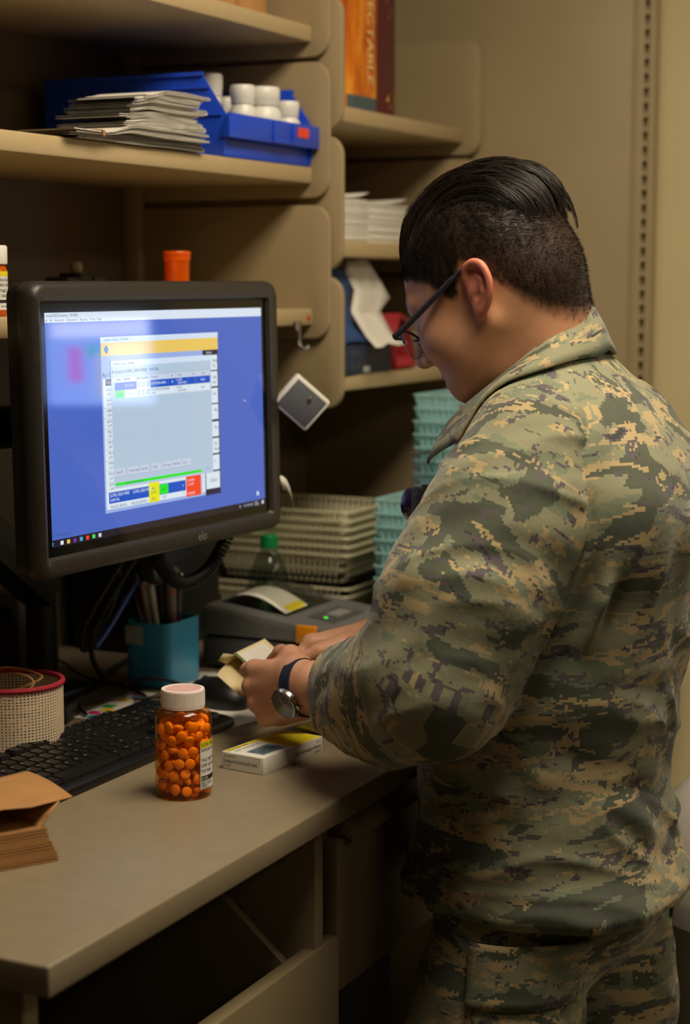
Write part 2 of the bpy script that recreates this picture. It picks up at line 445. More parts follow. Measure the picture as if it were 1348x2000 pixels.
# diamond emblem on the yellow band
p = [uvp(.245, .148, 4), uvp(.235, .168, 4), uvp(.245, .188, 4), uvp(.255, .168, 4)]
d.mb.quad(*p, mi=KI['blue'])
p = [uvp(.245, .157, 5), uvp(.240, .168, 5), uvp(.245, .179, 5), uvp(.250, .168, 5)]
d.mb.quad(*p, mi=KI['cyan'])
d.done('program_window', desk_img)
d = Disp()   # dialog in front
d.rect(.260, .220, .726, .790, 'dlg', 6)
d.rect(.260, .220, .726, .246, 'title', 7)
d.txt(.272, .240, 'Verify Rx Group - (99-9090)', .012)
d.txt(.264, .276, 'Rx Group for SLONE,  LINDA MARIE   12/09/1956', .016, 'text', 8, .8)
d.rect(.265, .291, .720, .318, 'pale', 7); d.rect(.265, .290, .720, .2915, 'grey', 8)
for u, t in ((.283, 'Status'), (.318, 'Rx/Fill#'), (.372, 'View Counsel Rx'), (.436, 'Medication'), (.528, 'Qty'), (.56, 'Patient'), (.63, 'Cnt'), (.675, 'Check')):
    d.txt(u, .309, t, .012, 'text', 8, .8)
for u in (.316, .370, .433, .515, .55, .61, .645): d.rect(u, .291, u + .001, .388, 'grey', 8)
d.rect(.276, .318, .370, .352, 'blue', 7); d.rect(.433, .318, .720, .352, 'blue', 7)
d.rect(.276, .353, .720, .388, 'white', 7)
d.rect(.370, .318, .433, .352, 'white', 7)
for r in (0, 1):
    for k in range(3):
        d.rect(.376 + k * .020, .323 + r * .035, .389 + k * .020, .346 + r * .035, 'grey', 8)
        d.rect(.378 + k * .020, .326 + r * .035, .387 + k * .020, .343 + r * .035, 'pale', 9)
d.txt(.318, .340, '000102039-00', .013, 'white', 9, .7)
d.txt(.436, .340, 'IBUPROFEN-400MG', .014, 'white', 9, .75); d.txt(.53, .340, '30', .014, 'white', 9)
d.txt(.555, .332, 'SLONE,', .013, 'white', 9); d.txt(.56, .347, 'LINDA MARIE', .013, 'white', 9, .7); d.txt(.672, .340, 'Initials', .014, 'white', 9, .8)
d.rect(.276, .353, .316, .388, 'ltgreen', 8); d.txt(.285, .376, 'Verify', .014)
d.txt(.318, .376, '000103021-00', .012, 'grey', 9, .7); d.txt(.436, .368, 'ESCITALOPRAM HYDROBROMIDE', .012, 'text', 9, .6); d.txt(.436, .384, '10MG', .012, 'text', 9)
d.txt(.555, .367, 'SLONE,', .012, 'text', 9); d.txt(.56, .383, 'LINDA MARIE', .012, 'text', 9, .7); d.txt(.672, .376, 'Initials', .012, 'text', 9, .8)
d.rect(.265, .352, .720, .353, 'grey', 8)
for u, t in ((.266, 'Select (F2)'), (.325, 'View Counsel'), (.375, 'Select (F4)'), (.428, 'Tech Rx'), (.478, 'Print Patient'), (.525, 'Med Guide'), (.572, 'Log In')):
    d.rect(u, .703, u + .044, .739, 'pale', 8); d.rect(u, .738, u + .045, .7395, 'grey', 9); d.rect(u + .044, .703, u + .045, .739, 'grey', 9)
    d.txt(u + .004, .725, t, .013, 'text', 9, .7)
d.txt(.69, .770, 'Close', .013, 'grey', 9)
d.rect(.265, .766, .667, .779, 'green', 8)
d.txt(.31, .777, 'Status: Ready for pharmacist', .011, 'text', 9, .8)
d.done('dialog_window', desk_img)
for i, c in enumerate(('cyan', 'white', 'yellow', 'purple', 'cyan', 'red', 'ltgreen', 'pale')):
    d = Disp(); u = .006 + i * .026 if i else 0
    d.rect(u, .976, u + (.003 if i == 0 else .012), .993, c, 2); d.done('taskbar_icon', desk_img)
for u, v0, u1, v1, c in [(u, .979, u + .007, .990, 'grey') for u in (.86, .885, .90, .912, .924)] + [(.982, .976, .992, .992, 'white'), (.955, .925, .966, .945, 'white'), (.898, .455, .903, .462, 'white')]:
    d = Disp(); d.rect(u, v0, u1, v1, c, 2); d.done('tray_icon', desk_img)
d = Disp()
d.txt(.94, .983, '1:15 PM', .010, 'white', 3, .7); d.txt(.94, .994, '11/27/2018', .010, 'white', 3, .7)
d.txt(.004, .955, 'ver: 10.17763/1909.1123', .011, 'text', 2)
tag(d.done('taskbar_text', desk_img), kind='stuff')

# monitor arm
arm = thing('articulated_stand', 'black jointed arm clamped at the back of the desk carrying the monitor', 'stand', (2.05, 1.47, DZ))
def al(p): return (p[0] - 2.05, p[1] - 1.47, p[2] - DZ)
MB().box((-.05, -.06, 0), (.05, .06, .012), .003).build('base_plate', M_BLACK, arm)
MB().lathe([(.021, .012), (.021, .14), (.024, .145), (.024, .17)], seg=20).build('column', M_BLACK, arm)
def beam(mbx, a, b, w_, h_):
    a = Vector(a); b = Vector(b); d_ = b - a; q = d_.to_track_quat('X', 'Z')
    M = Matrix.Translation(a) @ q.to_matrix().to_4x4()
    mbx.box((-.012, -w_ / 2, -h_ / 2), (d_.length + .012, w_ / 2, h_ / 2), .008, M=M); return mbx
beam(MB(), al((2.05, 1.47, 1.08)), al((1.63, 1.42, 1.34)), .05, .055).build('lower_arm', M_BLACK, arm)
beam(MB(), al((1.63, 1.40, 1.325)), al((1.93, 1.285, 1.325)), .045, .05).build('upper_arm', M_BLACK, arm)
MB().lathe([(.028, 0), (.028, .09)], c=al((1.63, 1.41, 1.29)), seg=20).build('elbow_joint', M_BLACK, arm)
MB().box((1.92 - 2.05, 1.268 - 1.47, 1.28 - DZ), (1.975 - 2.05, 1.30 - 1.47, 1.37 - DZ), .006).build('tilt_head', M_BLACK, arm)

# scanner block fixed to the monitor side
MR = Matrix.Translation(mon.matrix_basis.inverted() @ Vector((2.240, 1.160, 1.334))) @ Euler((R_(8), R_(42), R_(-50))).to_matrix().to_4x4()
rd = MB().box((-.031, -.009, -.027), (.031, .012, .027), .004, M=MR).build('side_scanner', M_WHITE, mon)
rd['label'] = 'small white and grey scanner block fixed at the monitor side'
MB().box((-.026, -.0105, -.0225), (.026, -.008, .0225), .001, M=MR).build('face_plate', mat('reader_grey', (96, 98, 100), .4), rd)
MB().box((-.024, -.004, .0265), (.024, .008, .0275), M=MR).build('grey_strip', mat('reader_strip', (140, 132, 116), .6), rd)
MB().box((.0305, -.003, -.02), (.0315, .001, .014), M=MR).build('slot', M_DARK, rd)
MB().box((.0305, .003, .010), (.0317, .007, .022), M=MR).build('red_mark', mat('red_mark', (190, 40, 30), .5), rd)
MB().lathe([(.003, 0), (.003, .003), (.001, .004)], seg=10, M=MR @ Matrix.Translation((.004, -.0105, .012)) @ Matrix.Rotation(math.pi / 2, 4, 'X')).build('screw', M_METAL, rd)
MB().tube([MR @ Vector((-.01, .010, 0)), Vector((.262, .02, .01)), Vector((.24, .035, .01))], .006, 8).build('bracket', M_BLACK, rd)

# torn paper strip hanging from the monitor edge
mb = MB()
lp = []
for k in range(9):
    t = k / 8
    lp.append((.272 + .004 + .030 * t, .002 - .004 * math.sin(t * 3), -.108 - .040 * t * t))
wd = [.014 - .010 * (k / 8) ** 2 for k in range(9)]
loop_a = [(p[0] - wd[i] * .5, p[1], p[2] + wd[i] * .75) for i, p in enumerate(lp)]
loop_b = [(p[0] + wd[i] * .15, p[1] + .001, p[2] - wd[i] * .75) for i, p in enumerate(lp)]
mb.loft([loop_a, loop_b], False, False, closed=False)
strip = mb.build('paper_strip', M_PAPER)
sm = strip.modifiers.new('thick', 'SOLIDIFY'); sm.thickness = .0003
strip.location = mon.location; strip.rotation_euler = mon.rotation_euler
tag(strip, 'torn strip of white paper hanging from the monitor corner', 'paper strip')

# ------------------------------------------------------------------ pill bottle
BX, BY = 1.702, 1.031
ANG = math.atan2(-BY, -BX)
pb = thing('pill_bottle', 'transparent orange medicine bottle with white cap full of orange tablets', 'pill bottle', (BX, BY, DZ))
M_AMBER = clear('amber_plastic', (255, 226, 168), .06, body=(255, 120, 16), bodyfac=.06)
rB = .0318
prof = [(.006, .0030), (.024, .0026), (.0285, .0008), (rB - .0006, .0045), (rB, .008), (rB, .090), (rB - .001, .0935), (rB - .004, .0972), (.0252, .0992), (.0222, .1003), (.0222, .106)]
MB().lathe(prof, seg=64, cap1=False).build('body', M_AMBER, pb, 60)
cp = MB()
cpp = [(.0222, .1008), (.0243, .1010), (.0243, .1035)]
cp.lathe(cpp, seg=72, cap0=False, cap1=False)
loops = []
for z in (.1035, .1195):
    loops.append([((.0243 + (.00035 if i % 2 else -.0001)) * math.cos(2 * math.pi * i / 144), (.0243 + (.00035 if i % 2 else -.0001)) * math.sin(2 * math.pi * i / 144), z) for i in range(144)])
cp.loft(loops, False, False)
cp.lathe([(.0243, .1195), (.0238, .1213), (.0225, .1217), (.0208, .1215), (.0204, .1205), (.0001, .1205)], seg=72, cap0=False)
cap = cp.build('cap', mat('cap_white', (238, 226, 216), .4, var=.02), pb, 40)
MB().lathe([(.0198, .1206), (.0198, .1209), (.0001, .1209)], seg=48).build('cap_print', mat('cap_print', (212, 170, 164), .5, var=.12, vscale=900), cap)
# curved label with its print
def wrap(x, z, r=rB + .0003):   # x along the label (m) -> around the bottle
    a = ANG + R_(35) + x / rB
    return (r * math.cos(a), r * math.sin(a), z)
LAB = .072
def patch(mbx, x0, x1, z0, z1, r, mi=0):
    n = max(1, int((x1 - x0) / .002)); a = [wrap(x0 + (x1 - x0) * i / n, z0, r) for i in range(n + 1)]; b = [wrap(x0 + (x1 - x0) * i / n, z1, r) for i in range(n + 1)]
    return mbx.loft([a, b], False, False, closed=False, mi=mi)
lm = MB(); patch(lm, 0, LAB, .012, .066, rB + .0003)
lab = lm.build('label', mat('label_white', (220, 220, 216), .6, var=.02), pb, recalc=False)
M_LABY = mat('label_yellow', (226, 208, 20), .6, var=.03); M_INK = mat('ink_black', (24, 24, 28), .7)
pm = MB()
patch(pm, 0, LAB, .0585, .066, rB + .0004, 0)
patch(pm, .001, LAB, .0215, .0268, rB + .0004, 1)
pm.build('printed_bands', [M_LABY, M_INK], lab, recalc=False)
tm = MB()
for (x, z, t, h, mi) in ((.0012, .0603, 'SLONE, LINDA MARIE', .0056, 0), (.0012, .0545, 'IBUPROFEN 400MG TABLET', .0044, 0), (.0012, .0430, 'TAKE ONE TABLET BY MOUTH', .0054, 0), (.0012, .0368, 'EVERY SIX HOURS AS NEEDED', .0054, 0), (.0012, .0306, 'FOR PAIN', .0054, 0), (.0014, .0226, 'Ex10203', .0044, 1), (.0012, .0186, 'REFILLS: 0  Rx 0001', .0032, 0), (.0012, .0162, 'FILLED: 27 NOV 2018', .0032, 0), (.0012, .0143, 'PHARMACY', .0026, 0), (.0012, .0126, 'US Medical Center', .0024, 0)):
    vs, fs = text_geo(t, h, .68)
    tm.add([wrap(x + a, z + b, rB + .0005) for a, b, c in vs], fs, mi)
tm.build('label_text', [M_INK, M_PAPER], lab, None, recalc=False)
# tablets
M_PILL = mat('orange_tablet', (255, 166, 44), .55, var=.05, vscale=150)
pmb = MB(); pr, ph = .0058, .0023
pmb.lathe([(.0001, -ph - .0006), (pr * .6, -ph - .0003), (pr * .94, -ph + .0006), (pr, -ph + .0010), (pr, ph - .0010), (pr * .94, ph - .0006), (pr * .6, ph + .0003), (.0001, ph + .0006)], seg=20, cap0=False, cap1=False)
pill_me = None
def put_pill(p, q):
    global pill_me
    if pill_me is None:
        o = pmb.build('pill', M_PILL, None, 50); pill_me = o.data
    else:
        o = bpy.data.objects.new('pill', pill_me); COL.objects.link(o)
    o.rotation_mode = 'QUATERNION'; o.rotation_quaternion = q
    o.location = (BX + p[0], BY + p[1], DZ + p[2])
    tag(o, 'round orange tablet inside the transparent orange medicine bottle', 'pill', 'tablets in the medicine bottle')
def axis_q(n, spin=0):
    return Vector(n).to_track_quat('Z', 'Y')
prs = random.Random(11)
outer = []
for tries in range(6000):
    th = prs.uniform(0, 2 * math.pi); z = prs.uniform(.008, .083)
    if all(math.hypot(((th - t2 + math.pi) % (2 * math.pi) - math.pi) * .0285, z - z2) > .0108 for t2, z2 in outer):
        outer.append((th, z))
for th, z in outer:
    tilt = prs.choice((prs.gauss(0, 10), prs.gauss(0, 16), prs.gauss(0, 40)))
    yaw = prs.gauss(0, 14)
    n = Vector((math.cos(th + R_(yaw)) * math.cos(R_(tilt)), math.sin(th + R_(yaw)) * math.cos(R_(tilt)), math.sin(R_(tilt))))
    r = rB - .0018 - abs(math.cos(R_(tilt))) * ph - abs(math.sin(R_(tilt))) * pr * .8 - abs(math.sin(R_(yaw))) * pr * .5
    put_pill((r * math.cos(th), r * math.sin(th), max(.0095 if abs(tilt) < 30 else .008, z)), axis_q(n))
inner = []
for tries in range(9000):
    th = prs.uniform(0, 2 * math.pi); z = prs.uniform(.006, .084); r = math.sqrt(prs.uniform(.010 ** 2, .0235 ** 2))
    p = (r * math.cos(th), r * math.sin(th), z)
    if all((p[0] - q[0]) ** 2 + (p[1] - q[1]) ** 2 + (p[2] - q[2]) ** 2 > .0094 ** 2 for q in inner):
        inner.append(p)
inner = inner[:int(295 - len(outer))]
for p in inner:
    n = Vector((prs.gauss(0, 1), prs.gauss(0, 1), prs.gauss(0, 1))).normalized()
    put_pill(p, axis_q(n))

# ------------------------------------------------------------------ tablet carton on the desk
bx = thing('medicine_box', 'white tablet carton with yellow printed top lying flat on the desk', 'medicine box', (1.809, .988, DZ), -7)
CW, CD, CH = .124, .060, .0205
M_CARD = mat('carton_white', (226, 222, 212), .55, var=.03)
MB().box((0, 0, 0), (CW, CD, CH), .0006).build('carton', M_CARD, bx)
MB().box((-.0004, .003, .0008), (0.0, CD - .003, CH - .001)).build('end_flap', M_CARD, bx)
pr_ = MB(); zt = CH + .0002
M_PBL = mat('print_blue', (150, 178, 196), .6, var=.5, vscale=180); M_RED = mat('ink_red', (196, 60, 40), .6)
pr_.quad((.062, .001, zt), (CW - .002, .001, zt), (CW - .002, .058, zt), (.062, .058, zt), 0)
pr_.quad((.002, .052, zt), (.062, .052, zt), (.062, .058, zt), (.002, .058, zt), 0)
pr_.quad((.012, .008, zt), (.058, .008, zt), (.058, .034, zt), (.012, .034, zt), 2)
for i in range(9): pr_.quad((.013, .010 + i * .0026, zt + .0001), (.056 - .004 * (i % 3), .010 + i * .0026, zt + .0001), (.056 - .004 * (i % 3), .0114 + i * .0026, zt + .0001), (.013, .0114 + i * .0026, zt + .0001), 1)
for i in range(7): pr_.quad((.068, .008 + i * .007, zt + .0001), (.118 - .006 * (i % 2), .008 + i * .007, zt + .0001), (.118 - .006 * (i % 2), .0095 + i * .007, zt + .0001), (.068, .0095 + i * .007, zt + .0001), 3)
vs, fs = text_geo('SLONE, LINDA MARIE', .005, .8); pr_.add([(x + .004, y + .0525, zt + .0002) for x, y, z in vs], fs, 1)
vs, fs = text_geo('IBUPROFEN  TAKE ONE TABLET DAILY', .004, .7); pr_.add([(x + .006, y + .044, zt + .0002) for x, y, z in vs], fs, 1)
vs, fs = text_geo('Escitalopram Hydrobromide Tablets', .0062, .52); pr_.add([(-.0008, CD - .004 - x, .0085 + y) for x, y, z in vs], fs, 1)
vs, fs = text_geo('NDC 0093-5851-01', .0034, .6); pr_.add([(-.0008, CD - .004 - x, .0152 + y) for x, y, z in vs], fs, 1)
vs, fs = text_geo('10 mg*', .0044, .7); pr_.add([(-.0008, CD - .004 - x, .0038 + y) for x, y, z in vs], fs, 4)
# the long side carries its print upside down
vs, fs = text_geo('Escitalopram Hydrobromide Tablets', .0062, .6); pr_.add([(CW - .004 - x, -.0003, CH - .009 - y) for x, y, z in vs], fs, 1)
vs, fs = text_geo('10 mg*', .0048, .7); pr_.add([(CW - .004 - x, -.0003, CH - .003 - y) for x, y, z in vs], fs, 4)
vs, fs = text_geo('30 TABLETS', .004, .7); pr_.add([(CW - .004 - x, -.0003, CH - .015 - y) for x, y, z in vs], fs, 1)
pr_.build('carton_print', [M_LABY, M_INK, M_PBL, mat('print_olive', (170, 156, 20), .6), M_RED], bx, None, recalc=False)

# folded yellow label and clear bag behind the carton
yb = thing('labelled_pouch', 'clear plastic pouch with a bright yellow printed label near the sleeve', 'pouch', (2.02, 1.03, DZ), -20)
MB().loft([[(-.05, -.035, .0006), (.05, -.03, .0006), (.05, .035, .0006), (-.05, .03, .0006)], [(-.048, -.033, .003), (.046, -.028, .005), (.048, .033, .004), (-.046, .028, .003)]]).build('pouch', clear('pouch_plastic', (235, 235, 230), .2), yb)
MB().box((-.012, -.026, .004), (.046, .018, .0062), .0005).build('label', M_LABY, yb)
pm = MB()
for i in range(6): pm.quad((-.008, -.022 + i * .0065, .0064), (.040, -.022 + i * .0065, .0064), (.040, -.0205 + i * .0065, .0064), (-.008, -.0205 + i * .0065, .0064))
pm.build('label_print', mat('print_olive', (170, 156, 20), .6), yb, None)

# ------------------------------------------------------------------ keyboard
kb = thing('keyboard', 'black computer keyboard lying beside the round mesh tub of rubber bands', 'keyboard', (1.555, 1.135, DZ), 0)
KBW, KBD = .448, .140
M_KEY = mat('key_black', (20, 20, 21), .4, var=.1, vscale=80)
MB().prism([(0, 0), (0, .010), (.012, .0135), (KBD - .008, .022), (KBD, .020), (KBD, .002), (.01, 0)], 0, KBW, 0, bev=.002).build('case', mat('keyboard_case', (14, 14, 15), .35), kb)
rows = [(.122, [('Esc', 1), (None, 1), 'F1', 'F2', 'F3', 'F4', (None, .5), 'F5', 'F6', 'F7', 'F8', (None, .5), 'F9', 'F10', 'F11', 'F12', (None, .25), 'Prt', 'Scr', 'Brk']),
        (.097, ['`', '1', '2', '3', '4', '5', '6', '7', '8', '9', '0', '-', '=', ('Back', 2), (None, .25), 'Ins', 'Home', 'PgUp', (None, .25), 'Num', '/', '*', '-']),
        (.078, [('Tab', 1.5), 'Q', 'W', 'E', 'R', 'T', 'Y', 'U', 'I', 'O', 'P', '[', ']', ('\\', 1.5), (None, .25), 'Del', 'End', 'PgDn', (None, .25), '7', '8', '9', '+']),
        (.059, [('Caps', 1.75), 'A', 'S', 'D', 'F', 'G', 'H', 'J', 'K', 'L', ';', "'", ('Enter', 2.25), (None, 3.5), '4', '5', '6', '+']),
        (.040, [('Shift', 2.25), 'Z', 'X', 'C', 'V', 'B', 'N', 'M', ',', '.', '/', ('Shift', 2.75), (None, 1.25), '^', (None, 1.25), '1', '2', '3', 'E']),
        (.021, [('Ctrl', 1.25), ('Win', 1.25), ('Alt', 1.25), (' ', 6.25), ('Alt', 1.25), ('Win', 1.25), ('Mn', 1.25), ('Ctrl', 1.25), (None, .25), '<', 'v', '>', (None, .25), ('0', 2), '.', 'E'])]
kmesh = {}; leg = MB()
U1 = .0187
for (y, row) in rows:
    x = .009
    for k in row:
        t, wd_ = k if isinstance(k, tuple) else (k, 1)
        if t is not None:
            z = .0125 + y * .068
            if wd_ not in kmesh:
                a = U1 * wd_ / 2 - .0007; b = .0088
                m_ = MB(); m_.loft([[(-a, -b, 0), (a, -b, 0), (a, b, 0), (-a, b, 0)], [(-a, -b, .003), (a, -b, .003), (a, b, .003), (-a, b, .003)], [(-a + .0018, -b + .0016, .0072), (a - .0018, -b + .0016, .0072), (a - .0018, b - .0022, .0072), (-a + .0018, b - .0022, .0072)]], cap0=False)
                o = m_.build('key', M_KEY, kb, 20); kmesh[wd_] = o.data
            else:
                o = bpy.data.objects.new('key', kmesh[wd_]); o.parent = kb; COL.objects.link(o)
            o.location = (x + U1 * wd_ / 2, y, z); o.rotation_euler = (R_(4), 0, 0)
            if t.strip():
                vs, fs = text_geo(t, .0052 if len(t) == 1 else .0034, 1)
                leg.add([(x + .0035 + p, y + .001 + q, z + .0076 + q * .07) for p, q, s in vs], fs)
        x += U1 * wd_
leg.build('key_legends', mat('legend_white', (150, 150, 150), .6), kb, None)
tube_pts = [(2.0, 1.275, DZ + .008), (2.06, 1.30, DZ + .005), (2.12, 1.38, DZ + .005), (2.14, 1.46, DZ + .006), (2.22, 1.56, DZ + .006), (2.24, 1.62, DZ + .006)]
def smooth_path(pts, n=8):
    P = [Vector(p) for p in pts]; P = [P[0]] + P + [P[-1]]; out = []
    for i in range(1, len(P) - 2):
        for k in range(n):
            t = k / n; a, b, c, d_ = P[i - 1:i + 3]
            out.append(.5 * ((2 * b) + (c - a) * t + (2 * a - 5 * b + 4 * c - d_) * t * t + (3 * b - a - 3 * c + d_) * t ** 3))
    out.append(P[-2]); return out
tag(MB().tube(smooth_path(tube_pts), .0022).build('keyboard_cable', M_RUBBER), 'thin black cable running from the keyboard back to the wall', 'cable')

# ------------------------------------------------------------------ mouse and loose papers
ms = thing('computer_mouse', 'black computer mouse on white paper behind the gripping hand', 'mouse', (2.10, 1.215, DZ + .0006), -20)
mb = MB(); loops = []
for z, s in ((0, .94), (.006, 1), (.016, .97), (.026, .82), (.033, .55), (.0355, .2)):
    loops.append([(.031 * s * math.cos(a) * (1 - .12 * math.sin(a)), .056 * s * math.sin(a) - (.006 * (1 - s)), z) for a in [2 * math.pi * i / 28 for i in range(28)]])
mb.loft(loops).build('shell', M_BLACK, ms, 60)
MB().lathe([(.005, -.003), (.006, 0), (.005, .003)], seg=16, M=Matrix.Translation((0, .028, .029)) @ Matrix.Rotation(math.pi / 2, 4, 'Y')).build('scroll_wheel', M_RUBBER, ms)
def sheet(name, label, x, y, w_, h_, a, m, z=.0003, cat='paper'):
    o = MB().box((-w_ / 2, -h_ / 2, -.00015), (w_ / 2, h_ / 2, .00025)).build(name, m)
    o.location = (x, y, DZ + z); o.rotation_euler.z = R_(a)
    return tag(o, label, cat)
sheet('paper_sheet', 'white sheet of paper under the keyboard end and the mouse', 2.11, 1.185, .21, .15, -12, M_PAPER, .0003)
sheet('paper_sheet', 'white sheet of paper lying between the pen cup and the label printer', 2.23, 1.26, .10, .18, 14, M_PAPER, .0010)
cs = sheet('colour_strip', 'white card strip printed with bright colour patches behind the keyboard', 2.03, 1.335, .17, .035, 4, M_PAPER, .0010, 'card')
for i, c in enumerate(((30, 150, 160), (200, 40, 110), (232, 200, 30), (60, 160, 70), (230, 226, 220), (232, 200, 30), (60, 120, 190), (200, 40, 110))):
    MB().quad((-.08 + i * .02, -.014 + .01 * (i % 2), .0003), (-.062 + i * .02, -.014 + .01 * (i % 2), .0003), (-.062 + i * .02, .004 + .01 * (i % 2), .0003), (-.08 + i * .02, .004 + .01 * (i % 2), .0003)).build('colour_patch', mat('patch_%d_%d_%d' % c, c, .6), cs, None)

# ------------------------------------------------------------------ plastic canvas tray with rubber bands
tr = thing('rubber_band_tray', 'round white mesh tub with a red stitched rim holding rubber bands', 'tub', (1.763, 1.308, DZ + .0006))
TR_, TH_ = .060, .088
M_MESH = mat('canvas_white', (214, 196, 170), .5, var=.05)
mb = MB(); NV, NH = 84, 26
for k in range(NH):
    z = TH_ * k / (NH - 1)
    mb.lathe([(TR_ - .0006, z - .0008), (TR_ + .0006, z - .0008), (TR_ + .0006, z + .0008), (TR_ - .0006, z + .0008), (TR_ - .0006, z - .0008)], seg=NV // 2, cap0=False, cap1=False)
for i in range(NV):
    a = 2 * math.pi * i / NV
    mb.box((TR_ - .0005, -.0010, 0), (TR_ + .0007, .0010, TH_), M=Matrix.Rotation(a, 4, 'Z'))
mb.build('mesh_wall', M_MESH, tr, 30)
MB().lathe([(.0001, 0), (TR_, 0), (TR_, .0012), (.0001, .0012)], seg=40, cap0=False, cap1=False).build('base', M_MESH, tr)
M_YARN = mat('red_yarn', (150, 24, 42), .8, var=.25, vscale=300)
MB().tube([(TR_ * math.cos(a), TR_ * math.sin(a), TH_ + .001 + .0004 * (i % 2)) for i, a in enumerate([2 * math.pi * i / 120 for i in range(120)])], .0034, 8, closed=True).build('stitched_rim', M_YARN, tr)
M_BAND = mat('rubber_band', (176, 130, 78), .6, var=.12, vscale=60)
for k in range(16):
    cx_, cy_, cz_ = rng.uniform(-.02, .02), rng.uniform(-.02, .02), .016 + .0045 * k
    if k >= 14: cx_, cy_ = (-.012, -.006) if k == 14 else (.012, .004)
    ra, rb_ = rng.uniform(.020, .03), rng.uniform(.012, .02); rot = rng.uniform(0, 6.3); tl = rng.uniform(-.3, .3) if k < 14 else (1.0 if k == 14 else .6)
    pts = []
    for i in range(36):
        a = 2 * math.pi * i / 36
        x, y = ra * math.cos(a) * (1 + .15 * math.sin(3 * a + k)), rb_ * math.sin(a)
        p = Vector((x, y * math.cos(tl), y * math.sin(tl) + .003 * math.sin(2 * a + k)))
        p.rotate(Euler((0, 0, rot if k < 14 else -1.1)))
        pts.append(p)
    o = MB().tube(pts, .0016, 6, closed=True).build('rubber_band', M_BAND)
    o.location = (1.763 + cx_, 1.308 + cy_, DZ + cz_ + (.008 if k >= 14 else 0))
    tag(o, 'tan rubber band piled inside the round mesh tub', 'rubber band', 'rubber bands in the tub')

# ------------------------------------------------------------------ pile of flat kraft bags
GX, GY = 1.447, 1.018
NB = 15; bag_me = None
bw, bd = .20, .115
for k in range(NB):
    # right end of each flat bag is a folded gusset; the pile pinches in towards the top
    t = k / (NB - 1)
    inset = .004 + .012 * math.sin(t * 2.0) * t + rng.uniform(-.0015, .0015)
    z0 = .0006 + k * .00235
    h = .0019
    mb = MB()
    prof = []
    nn = 10
    lo = []; hi = []
    for i in range(nn + 1):
        y = bd * i / nn
        gx = -inset - .006 * math.sin(math.pi * i / nn) * (.4 + .8 * t) + rng.uniform(-.0006, .0006)
        lo.append((gx, y)); hi.append((gx - .0012, y))
    l0 = [(-bw, 0, z0)] + [(p[0], p[1], z0 + .0008 * math.sin(5 * p[1] / bd + k)) for p in lo] + [(-bw, bd, z0)]
    l1 = [(-bw, 0, z0 + h)] + [(p[0], p[1], z0 + h + .0008 * math.sin(5 * p[1] / bd + k)) for p in hi] + [(-bw, bd, z0 + h)]
    mb.loft([l0, l1])
    o = mb.build('flat_paper_bag', M_KRAFT, None, 25)
    o.location = (GX, GY, DZ); o.rotation_euler.z = R_(146 - 180 + 3 - 0)
    tag(o, 'flat brown kraft paper bag in the pile at the desk corner' if k else 'lowest flat brown kraft paper bag of the pile, lying on the desk', 'paper bag', 'flat kraft bags in the pile')
# the top bag stands open: a raised mouth over a folded body
tb = thing('open_paper_bag', 'brown kraft paper bag with its mouth curling open on top of the pile', 'paper bag', (GX, GY, DZ + .0006 + NB * .00235), 146 - 180 + 3)
mb = MB(); A = []; B = []
n = 12
for i in range(n + 1):
    y = bd * i / n; s = math.sin(math.pi * i / n)
    A.append((-.022 - .005 * s, y, .0004)); B.append((-.001, y + .002, .024 + .003 * s))
mid = [(-.014 - .010 * math.sin(math.pi * i / n), bd * i / n, .012) for i in range(n + 1)]
back = [(-.19, bd * i / n, .0004) for i in range(n + 1)]
backt = [(-.19, bd * i / n, .0055) for i in range(n + 1)]
mb.loft([back, A, mid, B], False, False, closed=False)
C2 = [(p[0] + .016, p[1] + .004, p[2] + .0016) for p in B]
D2 = [(-.06, bd * i / n, .026 + .005 * math.sin(math.pi * i / n)) for i in range(n + 1)]
E2 = [(-.19, bd * i / n, .020) for i in range(n + 1)]
mb.loft([C2, [(p[0] - .03, p[1], p[2] - .001) for p in B], D2, E2], False, False, closed=False)
o = mb.build('bag_sheet', M_KRAFT, tb, 60)
sm = o.modifiers.new('thick', 'SOLIDIFY'); sm.thickness = .0008

